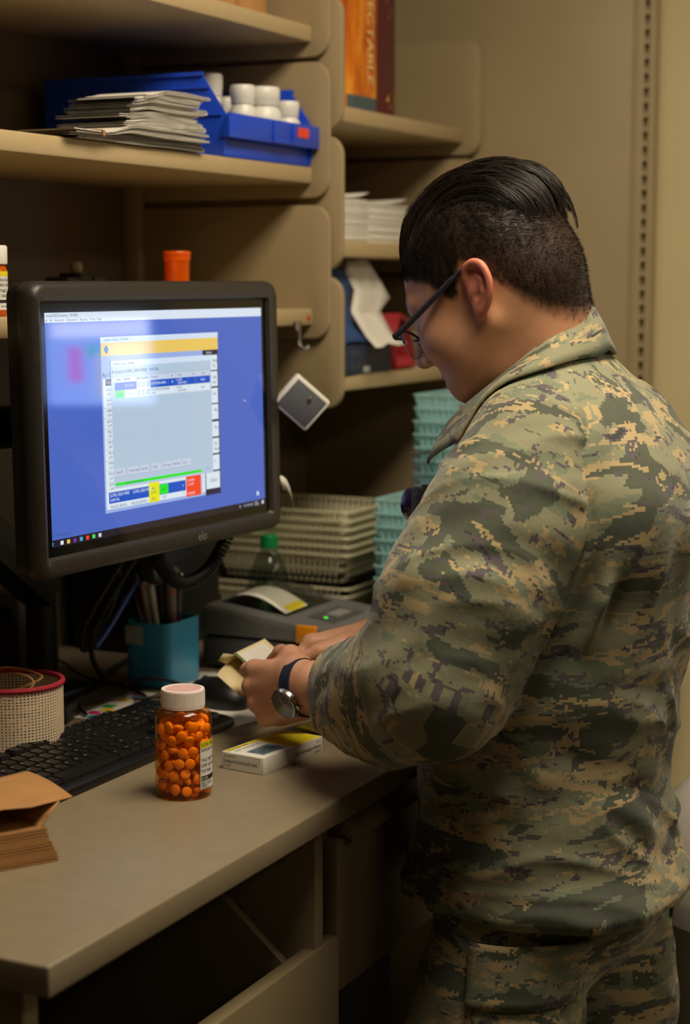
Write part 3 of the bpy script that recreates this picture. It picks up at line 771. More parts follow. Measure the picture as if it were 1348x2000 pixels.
# ------------------------------------------------------------------ pen cup
pc = thing('pen_cup', 'turquoise square pen cup with a paper sticker holding many pens', 'pen cup', (2.182, 1.353, DZ + .0006))
M_TEAL = mat('cup_turquoise', (64, 160, 208), .35, var=.04)
mb = MB()
def xy(pts, z): return [(p[0], p[1], z) for p in pts]
o1 = rrect(.092, .074, .014); i1 = rrect(.087, .069, .012)
def notch(pts, z): return [(p[0], p[1], z - .005 * max(0, 1 - abs(p[1]) / .03)) for p in pts]
mb.loft([xy(rrect(.086, .068, .012), .0), xy(o1, .004), xy(o1, .05), notch(o1, .094), notch(i1, .094), xy(i1, .006)]).build('cup', M_TEAL, pc, 40)
MB().box((-.0468, .006, .062), (-.0461, .034, .088)).build('sticker', mat('sticker_grey', (176, 178, 172), .7, var=.12, vscale=120), pc)
PENS = [((.0, .02), 18, 200, .150, (24, 24, 28)), ((.01, -.02), 10, 300, .165, (120, 110, 100)), ((.025, -.01), 8, 330, .150, (30, 30, 34)), ((-.02, .01), 14, 150, .132, (20, 110, 60)), ((.0, -.005), 9, 260, .140, (196, 192, 184)),
        ((-.01, .022), 12, 170, .135, (232, 92, 40)), ((.012, .01), 6, 30, .145, (150, 24, 30)), ((.02, .02), 9, 60, .148, (38, 36, 60)), ((-.02, -.015), 11, 230, .137, (220, 214, 206)), ((.03, -.02), 14, 320, .155, (70, 66, 64)), ((-.03, .02), 20, 160, .126, (214, 208, 200)), ((.005, .0), 4, 90, .142, (60, 40, 90)), ((-.012, -.022), 8, 250, .136, (28, 28, 30)), ((-.028, -.005), 13, 200, .140, (206, 200, 190)), ((.028, .006), 10, 350, .158, (150, 146, 140)), ((.016, -.03), 12, 290, .146, (190, 60, 50)), ((-.004, .03), 7, 120, .150, (130, 128, 126))]
for k, ((px_, py_), tl, az, ln, c) in enumerate(PENS):
    desc = {0: 'black ballpoint pen leaning left', 1: 'tall grey marker', 2: 'black pen with metal clip', 3: 'green highlighter', 4: 'pale grey click pen', 5: 'orange highlighter', 6: 'red capped pen', 7: 'dark blue pen', 8: 'white click pen', 9: 'charcoal grey pen', 10: 'white pen leaning far out', 11: 'purple pen', 12: 'short black pen', 13: 'cream ballpoint pen', 14: 'silver pen', 15: 'bright red pen', 16: 'steel grey pen'}[k]
    t = thing('pen', desc + ' in the turquoise pen cup', 'pen', (2.182 + px_ * .5, 1.353 + py_ * .5, DZ + .010), 0, 'pens in the turquoise cup')
    t.rotation_euler = Euler((R_(tl * .7 * math.cos(R_(az))), R_(tl * .7 * math.sin(R_(az))), 0))
    r = .0085 if k in (1, 3, 5) else .0045
    m_ = mat('pen_%d_%d_%d' % c, c, .35)
    MB().lathe([(r * .3, 0), (r, .012), (r, ln - .022)], seg=12).build('barrel', m_, t, 50)
    MB().lathe([(r * 1.08, ln - .024), (r * 1.08, ln - .004), (r * .5, ln)], seg=12).build('pen_cap', M_METAL if k in (2, 4, 9) else m_, t, 50)
    MB().box((r * .9, -.0014, ln - .045), (r * 1.5, .0014, ln - .006), .0004).build('clip', M_METAL if k % 2 else m_, t)

# ------------------------------------------------------------------ label printer
lp_ = thing('label_printer', 'grey desktop label printer with an orange latch and clear lid', 'printer', (2.29, 1.14, DZ + .0006))
M_PRN = mat('printer_grey', (98, 98, 96), .5, var=.06, bump=.1, bscale=700)
M_PRN2 = mat('printer_dark_grey', (74, 76, 76), .5, var=.06)
MB().box((0, 0, .004), (.205, .215, .050), .008).build('base', M_PRN2, lp_)
for (x, y) in ((.02, .02), (.185, .02), (.02, .195), (.185, .195)): MB().lathe([(.008, 0), (.008, .006)], c=(x, y, 0), seg=12).build('foot', M_RUBBER, lp_)
lid = MB().prism([(.0, .0515), (.0, .066), (.012, .074), (.205, .098), (.2145, .09), (.2145, .0515)], -.001, .206, 0, bev=.006).build('lid', M_PRN, lp_)
def lidz(y): return .074 + (y - .012) * (.098 - .074) / .193
MB().prism([(.085, lidz(.085) - .002), (.085, lidz(.085) + .0006), (.195, lidz(.195) + .0006), (.195, lidz(.195) - .002)], .028, .178, 0).build('window_recess', M_BLACKG, lid)
loops = []
for x, hh in ((.028, 0), (.045, .018), (.10, .026), (.16, .018), (.178, 0)):
    loops.append([(x, .085, lidz(.085) + .001), (x, .11, lidz(.11) + .001 + hh), (x, .17, lidz(.17) + .001 + hh), (x, .195, lidz(.195) + .001)])
MB().loft(loops, False, False, closed=False).build('clear_window', clear('window_plastic', (226, 228, 224), .06), lid, 60)
mb = MB(); la = []; lb_ = []
for i in range(8):
    t = i / 7; y = .088 + .085 * t; z = lidz(y) + .003 + .016 * math.sin(t * 2.4)
    la.append((.030, y, z)); lb_.append((.10, y, z + .002))
mb.loft([la, lb_], False, False, closed=False); mb.build('label_web', M_PAPER, lp_)
mb = MB(); mb.loft([[(.045, p[1], p[2] + .0012) for p in la[0:2]], [(.095, p[1], p[2] + .003) for p in la[0:2]]], False, False, closed=False); mb.build('yellow_label', M_LABY, lp_)
MB().box((-.006, .022, .052), (.004, .054, .078), .002).build('latch', mat('latch_orange', (226, 142, 10), .4), lp_)
MB().prism([(.018, lidz(.018) + .0002), (.018, lidz(.018) + .0012), (.062, lidz(.062) + .0012), (.062, lidz(.062) + .0002)], .05, .15, 0).build('control_panel', M_PRN2, lid)
MB().prism([(.03, lidz(.03) + .0012), (.03, lidz(.03) + .0022), (.05, lidz(.05) + .0022), (.05, lidz(.05) + .0012)], .085, .135, 0).build('feed_button', mat('button_grey', (130, 130, 126), .5), lid)
MB().lathe([(.003, 0), (.003, .001)], c=(.065, .04, lidz(.04) + .001), seg=12).build('status_light', mat('led_green', (60, 190, 40), .4, emit=(70, 230, 50), estr=1.5), lid)
MB().box((.02, -.0012, .012), (.185, .0005, .03), .0004).build('label_slot', M_DARK, lp_)

# ------------------------------------------------------------------ water bottle
wb = thing('water_bottle', 'clear plastic water bottle with a green screw cap behind the printer', 'bottle', (2.535, 1.372, DZ + .0006))
M_PET = clear('clear_plastic', (206, 216, 212), .05)
MB().lathe([(.026, .002), (.032, .0), (.034, .008), (.034, .03), (.033, .034), (.034, .038), (.034, .075), (.0335, .09), (.029, .110), (.021, .130), (.0135, .142), (.0125, .150), (.0125, .158)], seg=40, cap1=False).build('body', M_PET, wb, 60)
MB().lathe([(.0142, .147), (.0142, .166), (.0125, .168)], seg=36).build('cap', mat('cap_green', (12, 122, 60), .35), wb)

# ------------------------------------------------------------------ baskets
def basket(t, w_, d_, h, m, tap=.86, ribs=.011, deep=False):
    """rim, ribbed lattice wall, base"""
    def lp(f, z, r=.016): return [(p[0], p[1], z) for p in rrect(w_ * f, d_ * f, r, 4)]
    MB().loft([lp(.985, h - .0035), lp(1.0, h - .0045), lp(1.012, h - .0025), lp(1.004, h), lp(.975, h), lp(.975, h - .004)], False, False).build('rim', m, t, 50)
    mb = MB()
    def at(f, h_): return tap + (1 - tap) * (h_ / h) - .012
    for z0, z1 in ((.0, .006), (h * .42, h * .42 + .005)):
        mb.loft([lp(at(0, z0), z0), lp(at(0, z1), z1), lp(at(0, z1) - .014, z1), lp(at(0, z0) - .014, z0), lp(at(0, z0), z0)], False, False)
    f0, f1 = at(0, 0), at(0, h - .005)
    for side in (0, 1):
        ln = (w_ if side == 0 else d_); n = int((ln - .03) / ribs)
        for i in range(n + 1):
            u = -(ln - .034) / 2 + (ln - .034) * i / n
            for s in (-1, 1):
                other = (d_ if side == 0 else w_) / 2 * s
                def P(f, z, du, dn): 
                    a, b = u * f + du, other * f - s * dn
                    return (a, b, z) if side == 0 else (b, a, z)
                q = .0021
                mb.loft([[P(f0, .001, -q, 0), P(f0, .001, q, 0), P(f0, .001, q, .0018), P(f0, .001, -q, .0018)], [P(f1, h - .005, -q, 0), P(f1, h - .005, q, 0), P(f1, h - .005, q, .0018), P(f1, h - .005, -q, .0018)]], False, False)
    tag(mb.build('lattice', m, t, 30), kind='stuff')
    MB().loft([lp(at(0, 0) - .004, 0), lp(at(0, 0) - .004, .0018)]).build('base', m, t)
def stack(n, proto_args, x, y, z, rot, pitch, name, labels, group):
    first = None
    for k in range(n):
        lab = labels(k)
        if n > 2 and k == n - 1: lab = lab.replace(' basket nested', ' basket nested topmost')
        if n > 2 and k == 0: lab = lab.replace(' basket nested', ' basket lying lowest')
        if n == 2: lab = lab if k else lab.replace('under the black one', 'resting on the desk')
        if first is None:
            t = thing(name, lab, 'basket', (x, y, z), rot, group); basket(t, *proto_args); first = t
        else:
            t = cpy(first); t['label'] = lab; t.location = (x + rng.uniform(-.001, .001), y + rng.uniform(-.001, .001), z + k * pitch)
            t.rotation_euler.z = R_(rot + rng.uniform(-.6, .6))
    return first
M_BEIGE = mat('basket_cream', (206, 202, 170), .45, var=.03)
M_AQUA = mat('basket_aqua', (162, 212, 214), .4, var=.03)
stack(2, (.20, .27, .045, M_BEIGE), 2.80, 1.445, DZ + .0006, 0, .0135, 'plastic_basket', lambda k: 'cream plastic basket under the black one at the bottom of the stack', 'cream baskets at the bottom of the stack')
stack(1, (.20, .27, .045, mat('basket_black', (18, 18, 19), .5)), 2.80, 1.445, DZ + .034, 0, .01, 'plastic_basket', lambda k: 'black plastic basket sandwiched within the stack of cream baskets', None)
stack(6, (.20, .27, .050, M_BEIGE), 2.80, 1.445, DZ + .066, 0, .0145, 'plastic_basket', lambda k: 'cream plastic basket nested above the black one in the stack', 'cream baskets nested on top')
stack(7, (.18, .16, .090, M_AQUA), 2.74, 1.166, DZ + .0006, 0, .0215, 'plastic_basket', lambda k: 'aqua plastic basket nested in the lower aqua stack beside the cream ones', 'aqua baskets in the lower stack')
stack(14, (.20, .16, .090, M_AQUA), 2.935, 1.178, DZ + .0006, 0, .0222, 'plastic_basket', lambda k: 'aqua plastic basket nested in the tall aqua stack near the partition', 'aqua baskets in the tall stack')
wj = thing('white_jar', 'round white plastic jar sitting in the topmost aqua basket', 'jar', (2.93, 1.165, DZ + 13 * .0222 + .0032))
MB().lathe([(.028, 0), (.032, .004), (.032, .045), (.026, .052)], seg=32).build('body', M_WHITE, wj, 50)
MB().lathe([(.030, .0525), (.030, .070), (.027, .072)], seg=32).build('lid', M_WHITE, wj, 50)

# ------------------------------------------------------------------ computer box and cables
pcx = thing('computer_box', 'black compact computer standing upright behind the pen cup', 'computer', (2.43, 1.535, DZ + .0006))
MB().box((-.10, -.075, 0), (.10, .075, .20), .004).build('case', M_BLACK, pcx)
for i in range(9): MB().box((-.1008, -.05 + i * .012, .03), (-.0998, -.045 + i * .012, .17)).build('vent_slot', M_BLACKG, pcx)
def px_tube(name, label, pts, r, m=M_RUBBER, cat='cable', seg=8):
    return tag(MB().tube(smooth_path(pts), r, seg).build(name, m), label, cat)
# coiled lead below the monitor
path = smooth_path([(1.98, 1.215, 1.235), (1.965, 1.225, 1.17), (1.985, 1.232, 1.135), (2.035, 1.232, 1.105), (2.09, 1.225, 1.115), (2.125, 1.212, 1.165), (2.135, 1.205, 1.235)], 10)
coil = []
cum = 0; turns = 0
for i in range(len(path) - 1):
    a, b = path[i], path[i + 1]; t = (b - a).normalized(); u = t.cross(Vector((0, 1, 0))).normalized(); v_ = t.cross(u)
    for k in range(8):
        f_ = k / 8; ph_ = cum + (b - a).length * f_
        an = 2 * math.pi * ph_ / .0062
        coil.append(a.lerp(b, f_) + (u * math.cos(an) + v_ * math.sin(an)) * .0075)
    cum += (b - a).length
mb = MB()
# resample finely enough for round turns
fine = []
cum = 0
for i in range(len(path) - 1):
    a, b = path[i], path[i + 1]; t = (b - a).normalized(); u = t.cross(Vector((0, 1, 0))).normalized(); v_ = t.cross(u)
    n = max(2, int((b - a).length / .0062 * 12))
    for k in range(n):
        f_ = k / n; an = 2 * math.pi * (cum + (b - a).length * f_) / .0062
        fine.append(a.lerp(b, f_) + (u * math.cos(an) + v_ * math.sin(an)) * .0075)
    cum += (b - a).length
tag(MB().tube(fine, .0026, 6).build('coiled_cord', M_RUBBER), 'black coiled cord looping below the monitor', 'cord')
px_tube('network_cable', 'blue network cable slanting up behind the mesh tub', [(2.02, 1.36, 1.01), (2.06, 1.36, 1.035), (2.12, 1.37, 1.066), (2.145, 1.372, 1.082)], .0035, mat('cable_blue', (40, 76, 160), .5))
px_tube('power_cable', 'black power cable looping between the monitor arm and pen cup', [(1.98, 1.23, 1.22), (2.0, 1.36, 1.05), (2.09, 1.42, .99), (2.2, 1.44, 1.06), (2.21, 1.46, 1.15), (2.13, 1.40, 1.21)], .0035)
px_tube('power_cable', 'thick black lead drooping to the desk beside the arm column', [(2.09, 1.3, 1.18), (2.06, 1.39, 1.02), (2.10, 1.40, .945), (2.16, 1.44, .937), (2.28, 1.47, .937)], .004)
px_tube('usb_cable', 'tangle of thin black cable on the desk by the pen cup', [(1.95, 1.33, .936), (2.0, 1.37, .936), (2.06, 1.34, .938), (2.09, 1.36, .945), (2.12, 1.33, .950), (2.14, 1.30, .940), (2.10, 1.29, .936), (2.05, 1.32, .936)], .0025)
wp = thing('cable_hub', 'small black hub with plugged cables on the desk by the mesh tub', 'hub', (1.93, 1.36, DZ + .0006), 20)
MB().box((-.03, -.02, 0), (.03, .02, .024), .004).build('body', M_BLACK, wp)
MB().box((.03, -.008, .006), (.05, .008, .018), .002).build('plug', M_BLACKG, wp)
pl = thing('power_adapter', 'dark power adapter box standing behind the cables below the monitor', 'adapter', (2.13, 1.56, DZ + .0006), 0)
MB().box((-.05, -.03, 0), (.05, .03, .13), .006).build('body', mat('adapter_brown', (60, 48, 40), .6), pl)
MB().box((-.052, -.02, .09), (-.049, .02, .11), .001).build('socket', M_BLACKG, pl)

# ------------------------------------------------------------------ things on the left shelves
S1, S2, S3 = 1.890, 1.676, 1.458
S2b = S2 + .0003
# blue bin
bn = thing('storage_bin', 'blue open-front plastic storage bin holding white bottles', 'bin', (2.409, 1.439, S2b), 0)
M_BIN = mat('bin_blue', (24, 70, 200), .32, var=.03, sss=0)
WB, D0, D1, HB = .272, -.138, .165, .118
# side walls: tall at the back, stepping down to a low front lip
def side(x0, x1): return MB().prism([(D0, 0), (D0 - .012, .050), (D0 - .006, .058), (D0 + .035, HB), (D1, HB), (D1, 0)], x0, x1, 0, bev=.001)
side(-WB / 2, -WB / 2 + .003).build('side_wall', M_BIN, bn); side(WB / 2 - .003, WB / 2).build('side_wall', M_BIN, bn)
for s, x in ((-1, -WB / 2), (1, WB / 2)):
    MB().box((min(x, x + s * .004), D0 + .03, HB - .006), (max(x, x + s * .004), D1, HB), .001).build('top_ridge', M_BIN, bn)
    MB().box((min(x, x + s * .003), D0 + .0, .056), (max(x, x + s * .003), D1, .060), .0008).build('side_ridge', M_BIN, bn)
    MB().box((min(x, x + s * .003), D0 + .02, .094), (max(x, x + s * .003), D1, .098), .0008).build('side_ridge', M_BIN, bn)
MB().box((-WB / 2 + .003, D1 - .003, 0), (WB / 2 - .003, D1, HB), .001).build('back_wall', M_BIN, bn)
MB().box((-WB / 2 + .003, D0, 0), (WB / 2 - .003, D1 - .003, .003), .001).build('floor_plate', M_BIN, bn)
MB().box((-WB / 2 + .003, D0, .003), (WB / 2 - .003, D0 + .003, .030), .001).build('front_wall', M_BIN, bn)
fl = MB().prism([(D0 - .014, .026), (D0 - .014, .060), (D0 - .010, .060), (D0 + .0, .032), (D0 + .003, .026)], -WB / 2 - .004, WB / 2 + .004, 0, bev=.001).build('front_lip', M_BIN, bn)
for x in (-.012, .048): MB().box((x, D0 - .0165, .027), (x + .004, D0 - .013, .059), .0006).build('card_rib', M_BIN, bn)
MB().box((-.008, D0 - .0158, .0265), (.048, D0 - .0138, .032), .0006).build('card_rib', M_BIN, bn)
MB().box((.068, D0 - .0150, .040), (.102, D0 - .0138, .054)).build('price_tag', mat('tag_orange_red', (232, 72, 44), .6), bn)
# white bottles in the bin
proto = None
spots = [(2.405, 1.342), (2.462, 1.338), (2.516, 1.326), (2.41, 1.40), (2.465, 1.405), (2.515, 1.385), (2.36, 1.49), (2.43, 1.50), (2.50, 1.50)]
for k, (x, y) in enumerate(spots):
    if proto is None:
        t = thing('white_bottle', '', 'bottle', (x, y, S2b + .0035), 0, 'white bottles in the blue bin')
        MB().lathe([(.021, 0), (.0245, .003), (.0245, .058), (.0235, .066), (.019, .072), (.018, .078)], seg=36, cap1=False).build('body', M_WHITE, t, 50)
        MB().lathe([(.0205, .0735), (.0212, .0745), (.0212, .0805), (.0222, .082), (.0222, .096), (.0205, .0985), (.001, .0985)], seg=36).build('cap', M_WHITE, t, 40)
        n_ = 14; la = [(.0247 * math.cos(a), .0247 * math.sin(a), .012) for a in [ANG + R_(-40 + 80 * i / n_) for i in range(n_ + 1)]]
        MB().loft([la, [(p[0], p[1], .052) for p in la]], False, False, closed=False).build('label', mat('label_grey_print', (206, 206, 200), .6, var=.16, vscale=160), t, recalc=False)
        proto = t
    else:
        t = cpy(proto); t.location = (x, y, S2b + .0035)
    s = (1.13 if k == 1 else .84)
    t.scale = (s, s, {0: 1.10, 1: 1.12, 2: .95, 3: 1.30}.get(k, 1.0))
    t['label'] = {1: 'largest white plastic bottle at the front of the blue bin', 0: 'white plastic bottle in the blue bin against its tall side', 2: 'white plastic bottle in the blue bin at the corner by the orange tag', 6: 'tall white plastic bottle at the back of the blue bin by its tall side'}.get(k, 'white plastic bottle standing behind the front row in the blue bin')

# folded leaflets held by a rubber band
NL = 16; z = S2b
x0, x1 = 1.880, 2.205
yF = 1.288
def sstep(x, a, b_):
    t = min(1, max(0, (x - a) / (b_ - a))); return t * t * (3 - 2 * t)
for k in range(NL):
    th = .0044 + rng.uniform(-.0014, .0022)
    ln = rng.uniform(-.022, .014); tail = k < 5; ln0 = rng.uniform(-.005, .03) if tail else .085 + .075 * (k / NL) + rng.uniform(-.012, .014)
    mb = MB()
    n = 18
    zc = z - S2b
    top = []; bot = []
    bulge = rng.uniform(-.0015, .0022)
    for i in range(n + 1):
        u = i / n; x = x0 + ln0 + (x1 + ln - x0 - ln0) * u
        pin = .42 + .58 * sstep(x, 1.945, 2.02) if tail else 1 - .14 * (1 - sstep(x, x0 + ln0, x0 + ln0 + .06))
        zz = zc * pin + bulge * math.sin(u * 6 + k * 1.7) * pin
        bot.append((x, zz)); top.append((x, zz + th * (.80 + .10 * math.sin(u * 9 + k)) * pin))
    mid = [((a[0] + b_[0]) / 2, (a[1] + b_[1]) / 2) for a, b_ in zip(bot, top)]
    tt = .0006
    end = [(bot[-1][0] + .0035, (bot[-1][1] * .7 + top[-1][1] * .3)), (top[-1][0] + .0035, (bot[-1][1] * .3 + top[-1][1] * .7))]
    outer_ = [(p[0], max(0, p[1]) + .0002) for p in bot] + end + [(p[0], max(0, p[1]) + .0002) for p in top[::-1]]
    inner_ = [(p[0], max(0, p[1]) + .0002 + tt) for p in bot] + [(e[0] - .0009, e[1]) for e in end] + [(p[0], max(0, p[1]) + .0002 - tt) for p in top[::-1]]
    dy0 = rng.uniform(-.008, .008); dpt = .10 + rng.uniform(-.004, .004)
    A = [(p[0], yF + dy0, p[1] + S2b) for p in outer_]; B = [(p[0], yF + dy0 + dpt, p[1] + S2b) for p in outer_]
    Ai = [(p[0], yF + dy0, p[1] + S2b) for p in inner_]; Bi = [(p[0], yF + dy0 + dpt, p[1] + S2b) for p in inner_]
    mb.loft([Ai, A, B, Bi, Ai], False, False, closed=False)
    m1 = [(p[0], yF + dy0 + .001, p[1] + S2b + .0002) for p in mid[1:]]; m2 = [(p[0], p[1] + dpt - .003, p[2]) for p in m1]
    m3 = [(p[0], p[1], p[2] + .0006) for p in m1]; m4 = [(p[0], p[1], p[2] + .0006) for p in m2]
    mb.loft([m1, m3, m4, m2, m1], False, False, closed=False)
    o = mb.build('folded_leaflet', M_PAPER, None, 40)
    tag(o, 'folded white paper leaflet in the banded stack beside the blue bin', 'leaflet', 'folded leaflets in the banded stack')
    if k == NL - 1: o['label'] = 'topmost folded white leaflet of the banded stack beside the blue bin'
    if k == 0: o['label'] = 'lowest folded white leaflet lying directly on the shelf under the stack'
    z += th
zt_ = .0085
for bx_ in (1.935,):
    zq = zt_ if bx_ < 1.96 else zt_ + .005
    MB_b = MB().tube(smooth_path([(bx_, yF - .0105, S2b + .003), (bx_, yF - .0105, S2b + zq - .002), (bx_ + .001, yF, S2b + zq + .002), (bx_ + .001, yF + .10, S2b + zq + .002), (bx_, yF + .114, S2b + zq - .002), (bx_, yF + .114, S2b + .003)], 4), .0017, 6)
    tag(MB_b.build('rubber_band', M_BAND), 'tan rubber band wrapped round the stack of folded leaflets', 'rubber band')

# amber vial, bottle and clip boxes on the lowest left shelf
vi = thing('amber_vial', 'small empty orange vial standing on the shelf above the monitor', 'vial', (2.262, 1.372, S3 + .0003))
MB().lathe([(.015, .001), (.017, 0), (.0178, .004), (.018, .070), (.0185, .071), (.0195, .0715), (.0195, .084), (.0187, .085), (.0187, .072), (.0168, .07), (.0166, .003)], seg=36, cap1=True).build('body', clear('vial_plastic', (255, 150, 40), .12, body=(240, 110, 10), bodyfac=.55), vi, 50)
MB().lathe([(.0196, .0775), (.0202, .0785), (.0202, .0835), (.0196, .0845)], seg=36, cap0=False, cap1=False).build('neck_ring', clear('vial_plastic', (255, 150, 40)), vi, 50)
lb = thing('labelled_bottle', 'amber bottle with white cap and printed label at the near end of the shelf', 'bottle', (1.800, 1.352, S3 + .0003))
MB().lathe([(.016, 0), (.0185, .003), (.0185, .055), (.016, .061), (.0145, .064)], seg=36).build('body', clear('vial_plastic', (255, 150, 40)), lb, 50)
MB().lathe([(.0185, .0625), (.0190, .064), (.0190, .083), (.0175, .085)], seg=36).build('cap', M_WHITE, lb, 50)
n_ = 18; la = [(.0188 * math.cos(a), .0188 * math.sin(a), .008) for a in [ANG + R_(-90 + 180 * i / n_) for i in range(n_ + 1)]]
lbl = MB().loft([la, [(p[0], p[1], .053) for p in la]], False, False, closed=False).build('label', mat('label_white', (220, 220, 216), .6), lb, recalc=False)
la2 = [(p[0] * 1.006, p[1] * 1.006, .048) for p in la]; la3 = [(p[0] * 1.006, p[1] * 1.006, .016) for p in la]
mb = MB().loft([la2, [(p[0], p[1], .054) for p in la2]], False, False, closed=False, mi=0).loft([la3, [(p[0], p[1], .020) for p in la3]], False, False, closed=False, mi=1)
tm2 = mb
for (zz, t, h) in ((.042, 'MEDICATION', .005), (.036, 'TAKE ONE', .0055), (.029, 'TABLET', .0055), (.023, 'DAILY', .0055), (.011, 'No refills', .004)):
    vs, fs = text_geo(t, h, .7, 'CENTER')
    tm2.add([(.0191 * math.cos(ANG + R_(55) + x / .0188), .0191 * math.sin(ANG + R_(55) + x / .0188), zz + y) for x, y, q in vs], fs, 1)
tm2.build('label_print', [M_LABY, M_INK], lbl, None, recalc=False)
cb = thing('clip_box', 'dark plastic block with a small pale knob beside the orange vial', 'box', (2.19, 1.50, S3 + .0003))
MB().box((-.045, -.02, 0), (-.012, .02, .048), .003).build('block', mat('charcoal_plastic', (44, 42, 40), .5), cb)
MB().box((-.010, -.018, 0), (.022, .02, .054), .003).build('block', M_BLACK, cb)
MB().box((.024, -.02, 0), (.055, .02, .050), .003).build('block', mat('charcoal_plastic', (44, 42, 40), .5), cb)
MB().lathe([(.009, .0), (.009, .012), (.006, .016)], c=(.006, 0, .054), seg=16).build('knob', mat('knob_tan', (150, 138, 112), .5), cb)
# hook on the shelf edge
hk = thing('shelf_hook', 'metal hook hanging from the shelf edge beside the monitor', 'hook', (2.495, 1.2985, S3))
MB().box((-.012, -.0012, -.022), (.012, .0006, -.0185)).build('clip_plate', M_METAL, hk)
MB().box((-.011, -.004, -.034), (.006, 0.0, -.018), .001).build('hook_body', M_METAL, hk)
MB().tube(smooth_path([(0, -.002, -.032), (.0, -.003, -.048), (-.002, -.006, -.056), (.002, -.013, -.061), (.006, -.017, -.057)], 5), .0032, 8).build('hook_wire', M_METAL, hk)
rs = tag(MB().lathe([(.0045, 0), (.0045, .0006)], seg=16, M=Matrix.Translation((2.535, 1.2995, S3 - .014)) @ Matrix.Rotation(math.pi / 2, 4, 'X')).build('red_dot_sticker', mat('red_mark', (190, 40, 30), .5)), 'small red dot sticker on the shelf edge by the hook', 'sticker')
# kraft sacks on the top shelf
for k, (x, y, h, w_) in enumerate(((2.40, 1.40, .14, .075), (2.475, 1.385, .16, .085))):
    t = thing('paper_sack', ['crumpled brown paper sack on the top shelf', 'boxy brown paper sack at the end of the top shelf'][k], 'paper sack', (x, y, S1 + .0003), -8 + 14 * k)
    lps = []
    for i in range(8):
        zz = h * i / 7; j = .004 * (1 - k * .5)
        lps.append([(p[0] * (1 + .04 * math.sin(i * 2 + k)) + rng.uniform(-j, j), p[1] + rng.uniform(-j, j), zz) for p in rrect(w_ * (1 - .12 * (i / 7) ** 2), .06 * (1 - .4 * (i / 7) ** 2), .012, 3)])
    MB().loft(lps).build('sack_body', M_KRAFT, t, 50)
    MB().box((-w_ * .45, -.014, h * .99), (w_ * .45, .012, h * 1.08), .004).build('rolled_top', M_KRAFT, t)

# ------------------------------------------------------------------ things on the right shelves
T1, T2, T3 = 1.779, 1.565, 1.348
def book(name, label, x0_, x1_, y0_, dep, h, m_cover, m_page):
    t = thing(name, label, 'book', ((x0_ + x1_) / 2, y0_, T1 + .0003))
    wx = x1_ - x0_; o = t
    sp = []
    n_ = 8
    for i in range(n_ + 1):
        a = math.pi * i / n_; sp.append((-wx / 2 * math.cos(a), -.008 * math.sin(a) + .006))
    for i in range(n_ + 1):
        a = math.pi * (n_ - i) / n_; sp.append((-(wx / 2 - .002) * math.cos(a), -.006 * math.sin(a) + .009))
    MB().prism(sp, 0, h, 2).build('spine', m_cover, t, 50)
    for s in (-1, 1): MB().box((s * wx / 2 - (.002 if s > 0 else 0), .006, 0), (s * wx / 2 + (0 if s > 0 else .002), dep, h), .0005).build('cover_board', m_cover, t)
    MB().box((-wx / 2 + .0022, .009, .003), (wx / 2 - .0022, dep - .004, h - .003)).build('page_block', m_page, t)
    return t
def flame_mat(name):
    m = bpy.data.materials.new(name); m.use_nodes = True; nt = m.node_tree; b = nt.nodes['Principled BSDF']; b.inputs['Roughness'].default_value = .35
    tc = node(nt, 'ShaderNodeTexCoord'); mp = node(nt, 'ShaderNodeMapping'); mp.inputs['Scale'].default_value = (14, 14, 4)
    nz = node(nt, 'ShaderNodeTexNoise'); nz.inputs['Scale'].default_value = 3.0; nz.inputs['Detail'].default_value = 4
    rp = node(nt, 'ShaderNodeValToRGB'); e = rp.color_ramp.elements
    e[0].position = .30; e[0].color = lin((170, 74, 6)) + (1,); e[1].position = .72; e[1].color = lin((246, 176, 60)) + (1,)
    n2 = rp.color_ramp.elements.new(.5); n2.color = lin((224, 122, 16)) + (1,)
    nt.links.new(tc.outputs['Object'], mp.inputs[0]); nt.links.new(mp.outputs[0], nz.inputs['Vector']); nt.links.new(nz.outputs['Fac'], rp.inputs[0]); nt.links.new(rp.outputs[0], b.inputs['Base Color'])
    return m
M_PAGE = mat('book_pages', (206, 196, 170), .8)
b1 = book('book', 'thick orange and yellow book with a blue-green band at its foot', 2.735, 2.848, 1.325, .20, .26, flame_mat('orange_cover'), M_PAGE)
bb = []
n_ = 8; wx = .1134
for i in range(n_ + 1):
    a = math.pi * i / n_; bb.append((-wx / 2 * math.cos(a), -.0085 * math.sin(a) + .006))
MB().loft([[(p[0], p[1], .0002) for p in bb], [(p[0], p[1], .026) for p in bb]], False, False, closed=False).build('spine_band', mat('band_slate', (72, 92, 96), .5), b1, 60)
b2 = book('book', 'thick maroon book with gold stamping beside the orange one', 2.852, 2.944, 1.335, .19, .25, mat('maroon_cover', (88, 30, 30), .5, var=.06), M_PAGE)
M_GOLD = mat('gold_stamp', (170, 120, 60), .4, .6)
